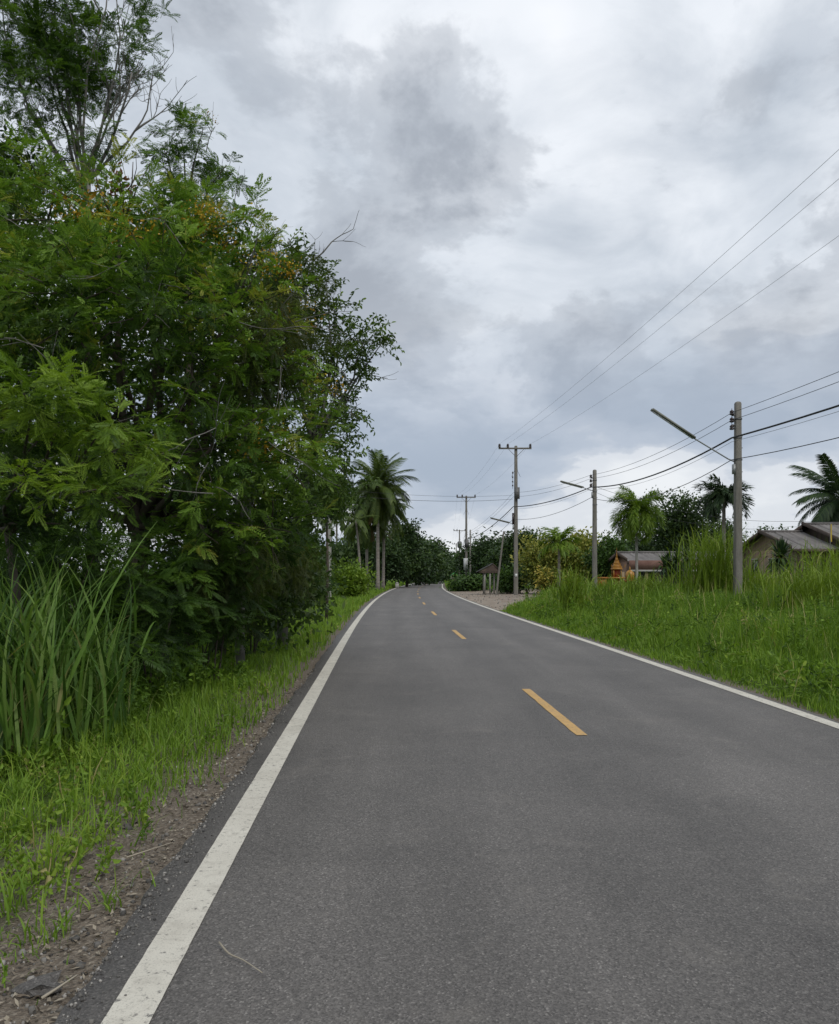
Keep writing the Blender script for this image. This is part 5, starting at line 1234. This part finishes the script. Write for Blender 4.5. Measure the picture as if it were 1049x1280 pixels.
for k in range(6):
    xx = X_at(775, 60) + k * 1.65
    a = Acc(); a.box(xx - .09, xx + .09, 59.0, 59.18, g0 - .2, 1.60); a.build('post', M['plaster'], root).location = -b
for k, (xa, xb) in enumerate(((15.2, 16.6), (17.2, 18.8), (19.6, 21.0))): opening(root, b, 'window' if k != 1 else 'door', xa, xb, 59.55, .9 if k != 1 else g0, 1.75, 'glass')

def tiered(acc, cx, cy, z, spec):
    """stacked square tiers: (half width, height, flare)"""
    for hw, h, fl in spec:
        V = [(cx + sx * hw, cy + sy * hw, z) for sx, sy in ((-1, -1), (1, -1), (1, 1), (-1, 1))] + [(cx + sx * hw * fl, cy + sy * hw * fl, z + h) for sx, sy in ((-1, -1), (1, -1), (1, 1), (-1, 1))]
        acc.add(V, [(3, 2, 1, 0), (4, 5, 6, 7), (0, 1, 5, 4), (1, 2, 6, 5), (2, 3, 7, 6), (3, 0, 4, 7)]); z += h
    return z
b = at(771, 50); b[2] += .1; root = empty('spirit_house', b); root.scale = (.82, .82, .92); tag(root, 'golden spired spirit house shrine standing in the grass by the palm', 'shrine', 'golden shrines')
a = Acc(); z = tiered(a, 0, 0, 0, [(.42, .2, .9), (.2, .85, .9), (.34, .1, 1.1), (.5, .1, 1.0)]); a.build('pedestal', M['gold'], root)
a = Acc(); a.box(-.2, .2, -.14, .2, z, z + .5); a.build('cella', M['red_lacquer'], root)
for sx in (-1, 1):
    for sy in (-1, 1):
        a = Acc(); a.tube([(sx * .27, sy * .27, z), (sx * .27, sy * .27, z + .5)], .035, 7); a.build('column', M['gold'], root)
z += .5
a = Acc(); z = tiered(a, 0, 0, z, [(.38, .14, .78), (.31, .06, 1.06), (.28, .14, .75), (.23, .05, 1.06), (.19, .14, .7), (.14, .05, 1.06), (.11, .18, .55), (.06, .32, .4), (.026, .34, .2)]); a.build('spire', M['gold'], root)
for sx in (-1, 1):
    a = Acc(); a.tube([(sx * .42, -.42, 1.85), (sx * .5, -.5, 1.98), (sx * .47, -.47, 2.15)], [.03, .025, .008], 5); a.build('finial', M['gold'], root)
b = at(787.5, 49); b[2] += .1; root = empty('spirit_house', b); root.scale = (.75, .75, .85); tag(root, 'round-domed golden shrine right of the spired one', 'shrine', 'golden shrines')
a = Acc(); z = tiered(a, 0, 0, 0, [(.36, .18, .9), (.2, .8, .9), (.3, .1, 1.2), (.42, .08, 1.0)]); a.build('pedestal', M['orange'], root)
a = Acc(); a.tube([(0, 0, z), (0, 0, z + .1), (0, 0, z + .3), (0, 0, z + .5), (0, 0, z + .62), (0, 0, z + .7)], [.22, .3, .36, .33, .2, .05], 14); a.build('dome', M['gold'], root, True)
a = Acc(); a.tube([(0, 0, z + .68), (0, 0, z + .78), (0, 0, z + .95)], [.05, .06, .01], 8); a.build('finial', M['gold'], root, True)
b = at(752.5, 49.5); b[2] += .1; root = empty('offering_table', b); tag(root, 'low orange offering table beside the plain pole', 'table')
a = Acc(); a.box(-.32, .32, -.25, .25, 1.05, 1.15); a.build('top', M['orange'], root)
a = Acc(); a.box(-.26, .26, -.20, .20, .5, 1.046); a.build('body', M['orange'], root)
for sx in (-1, 1):
    for sy in (-1, 1):
        a = Acc(); a.box(sx * .22 - .04, sx * .22 + .04, sy * .16 - .04, sy * .16 + .04, -.1, .497); a.build('leg', M['orange'], root)

# roofed notice shelter on posts
b = at(610, 68); b[2] += .1; root = empty('roofed_shelter', b); tag(root, 'little dark-roofed wooden shelter on pale posts at the gravel yard', 'shelter')
zr_, ze_ = Z_at(704, 68), Z_at(713, 68)
for (x, y) in [(-.30, -.55), (.12, -.62), (-.30, .55), (.55, .55)]:
    a = Acc(); a.box(x - .06, x + .06, y - .06, y + .06, -.2 - b[2], ze_ + .02 - b[2]); a.build('post', M['concrete_pale'], root)
a = Acc(); a.slab((-.95, -.8, ze_ - .12 - b[2]), (.35, -.8, zr_ - b[2]), (.35, .8, zr_ - b[2]), (-.95, .8, ze_ - .12 - b[2]), .05); a.build('roof_slope', M['roof_dark'], root)
a = Acc(); a.slab((.355, -.8, zr_ - b[2]), (.95, -.8, ze_ - .05 - b[2]), (.95, .8, ze_ - .05 - b[2]), (.355, .8, zr_ - b[2]), .05); a.build('roof_slope', M['timber'], root)
a = Acc(); a.box(-.75, .8, -.72, -.66, ze_ - .22 - b[2], ze_ - .08 - b[2]); a.build('beam', M['timber'], root)
a = Acc(); a.add([(-.70, -.74, ze_ - .07 - b[2]), (.80, -.74, ze_ - .07 - b[2]), (.38, -.74, zr_ - .1 - b[2]), (.30, -.74, zr_ - .1 - b[2])], [(0, 1, 2, 3)]); a.build('gable_board', M['timber'], root)

b = at(568, 128); b[2] += .1; root = empty('green_kiosk', b); tag(root, 'small kiosk with bright green roof far along the road', 'kiosk')
a = Acc(); a.box(-.55, .55, -.5, .5, -.1, 1.25); a.build('body', M['timber'], root)
for s in (-1, 1):
    a = Acc(); a.slab((s * .75, -.7, 1.45), (0, -.7, 1.95), (0, .7, 1.95), (s * .75, .7, 1.45), .05); a.build('roof_slope', M['green_sheet'], root)
for sx in (-1, 1):
    a = Acc(); a.box(sx * .5 - .04, sx * .5 + .04, -.62, -.54, -.1, 1.6); a.build('post', M['trim'], root)
b = at(496.5, 100); b[2] += .1; root = empty('kilometre_stone', b); tag(root, 'small pale concrete marker stone beside the bend', 'marker stone')
a = Acc(); z = tiered(a, 0, 0, -.1, [(.26, .15, 1.0), (.22, .6, .95), (.2, .18, .6)]); a.build('stone', M['concrete_pale'], root)
b = at(1038, 38); b[2] += .1; root = empty('flag', b); tag(root, 'small hanging yellow flag on a thin rod before the house', 'flag')
a = Acc(); a.tube([(0, 0, -.1), (0, 0, 3.6)], .015, 5); a.build('rod', M['steel'], root)
a = Acc(); P0 = np.array([(0.02 + .06 * k / 4, .02 * math.sin(k * 2.0), 0) for k in range(5)]); V = np.vstack([P0 + [0, 0, 3.55], P0 * [1.2, 1, 1] + [0, 0.02, 3.0], P0 * [.9, 1, 1] + [0.02, 0, 2.75]])
a.add(V, [(5 * r_ + i, 5 * r_ + i + 1, 5 * r_ + i + 6, 5 * r_ + i + 5) for r_ in range(2) for i in range(4)]); a.build('cloth', M['yellow_cloth'], root)

# far hill beyond the end of the road
n = 60; xs = np.linspace(-120, 260, n); ys = np.linspace(1150, 1700, 12); XX, YY = np.meshgrid(xs, ys)
hz = 34 * np.exp(-((XX - 85) / 55) ** 2) + 14 * np.exp(-((XX - 170) / 50) ** 2) + 10 * np.exp(-((XX + 10) / 60) ** 2) + 1.5 * np.sin(XX * .2) + 1.0 * np.sin(XX * .53 + YY * .02)
ZZ = hz * np.sin(np.pi * np.clip((YY - 1150) / 550, 0, 1)) - 1
i = np.arange(11)[:, None] * n; j = np.arange(n - 1)[None]
a = Acc(); a.add(np.stack([XX, YY, ZZ], -1).reshape(-1, 3), np.stack([i + j, i + j + 1, i + n + j + 1, i + n + j], -1).reshape(-1, 4))
tag(a.build('hill', M['hill_mat'], None, True), 'low blue-grey wooded hill at the end of the road', 'hill', kind='structure')
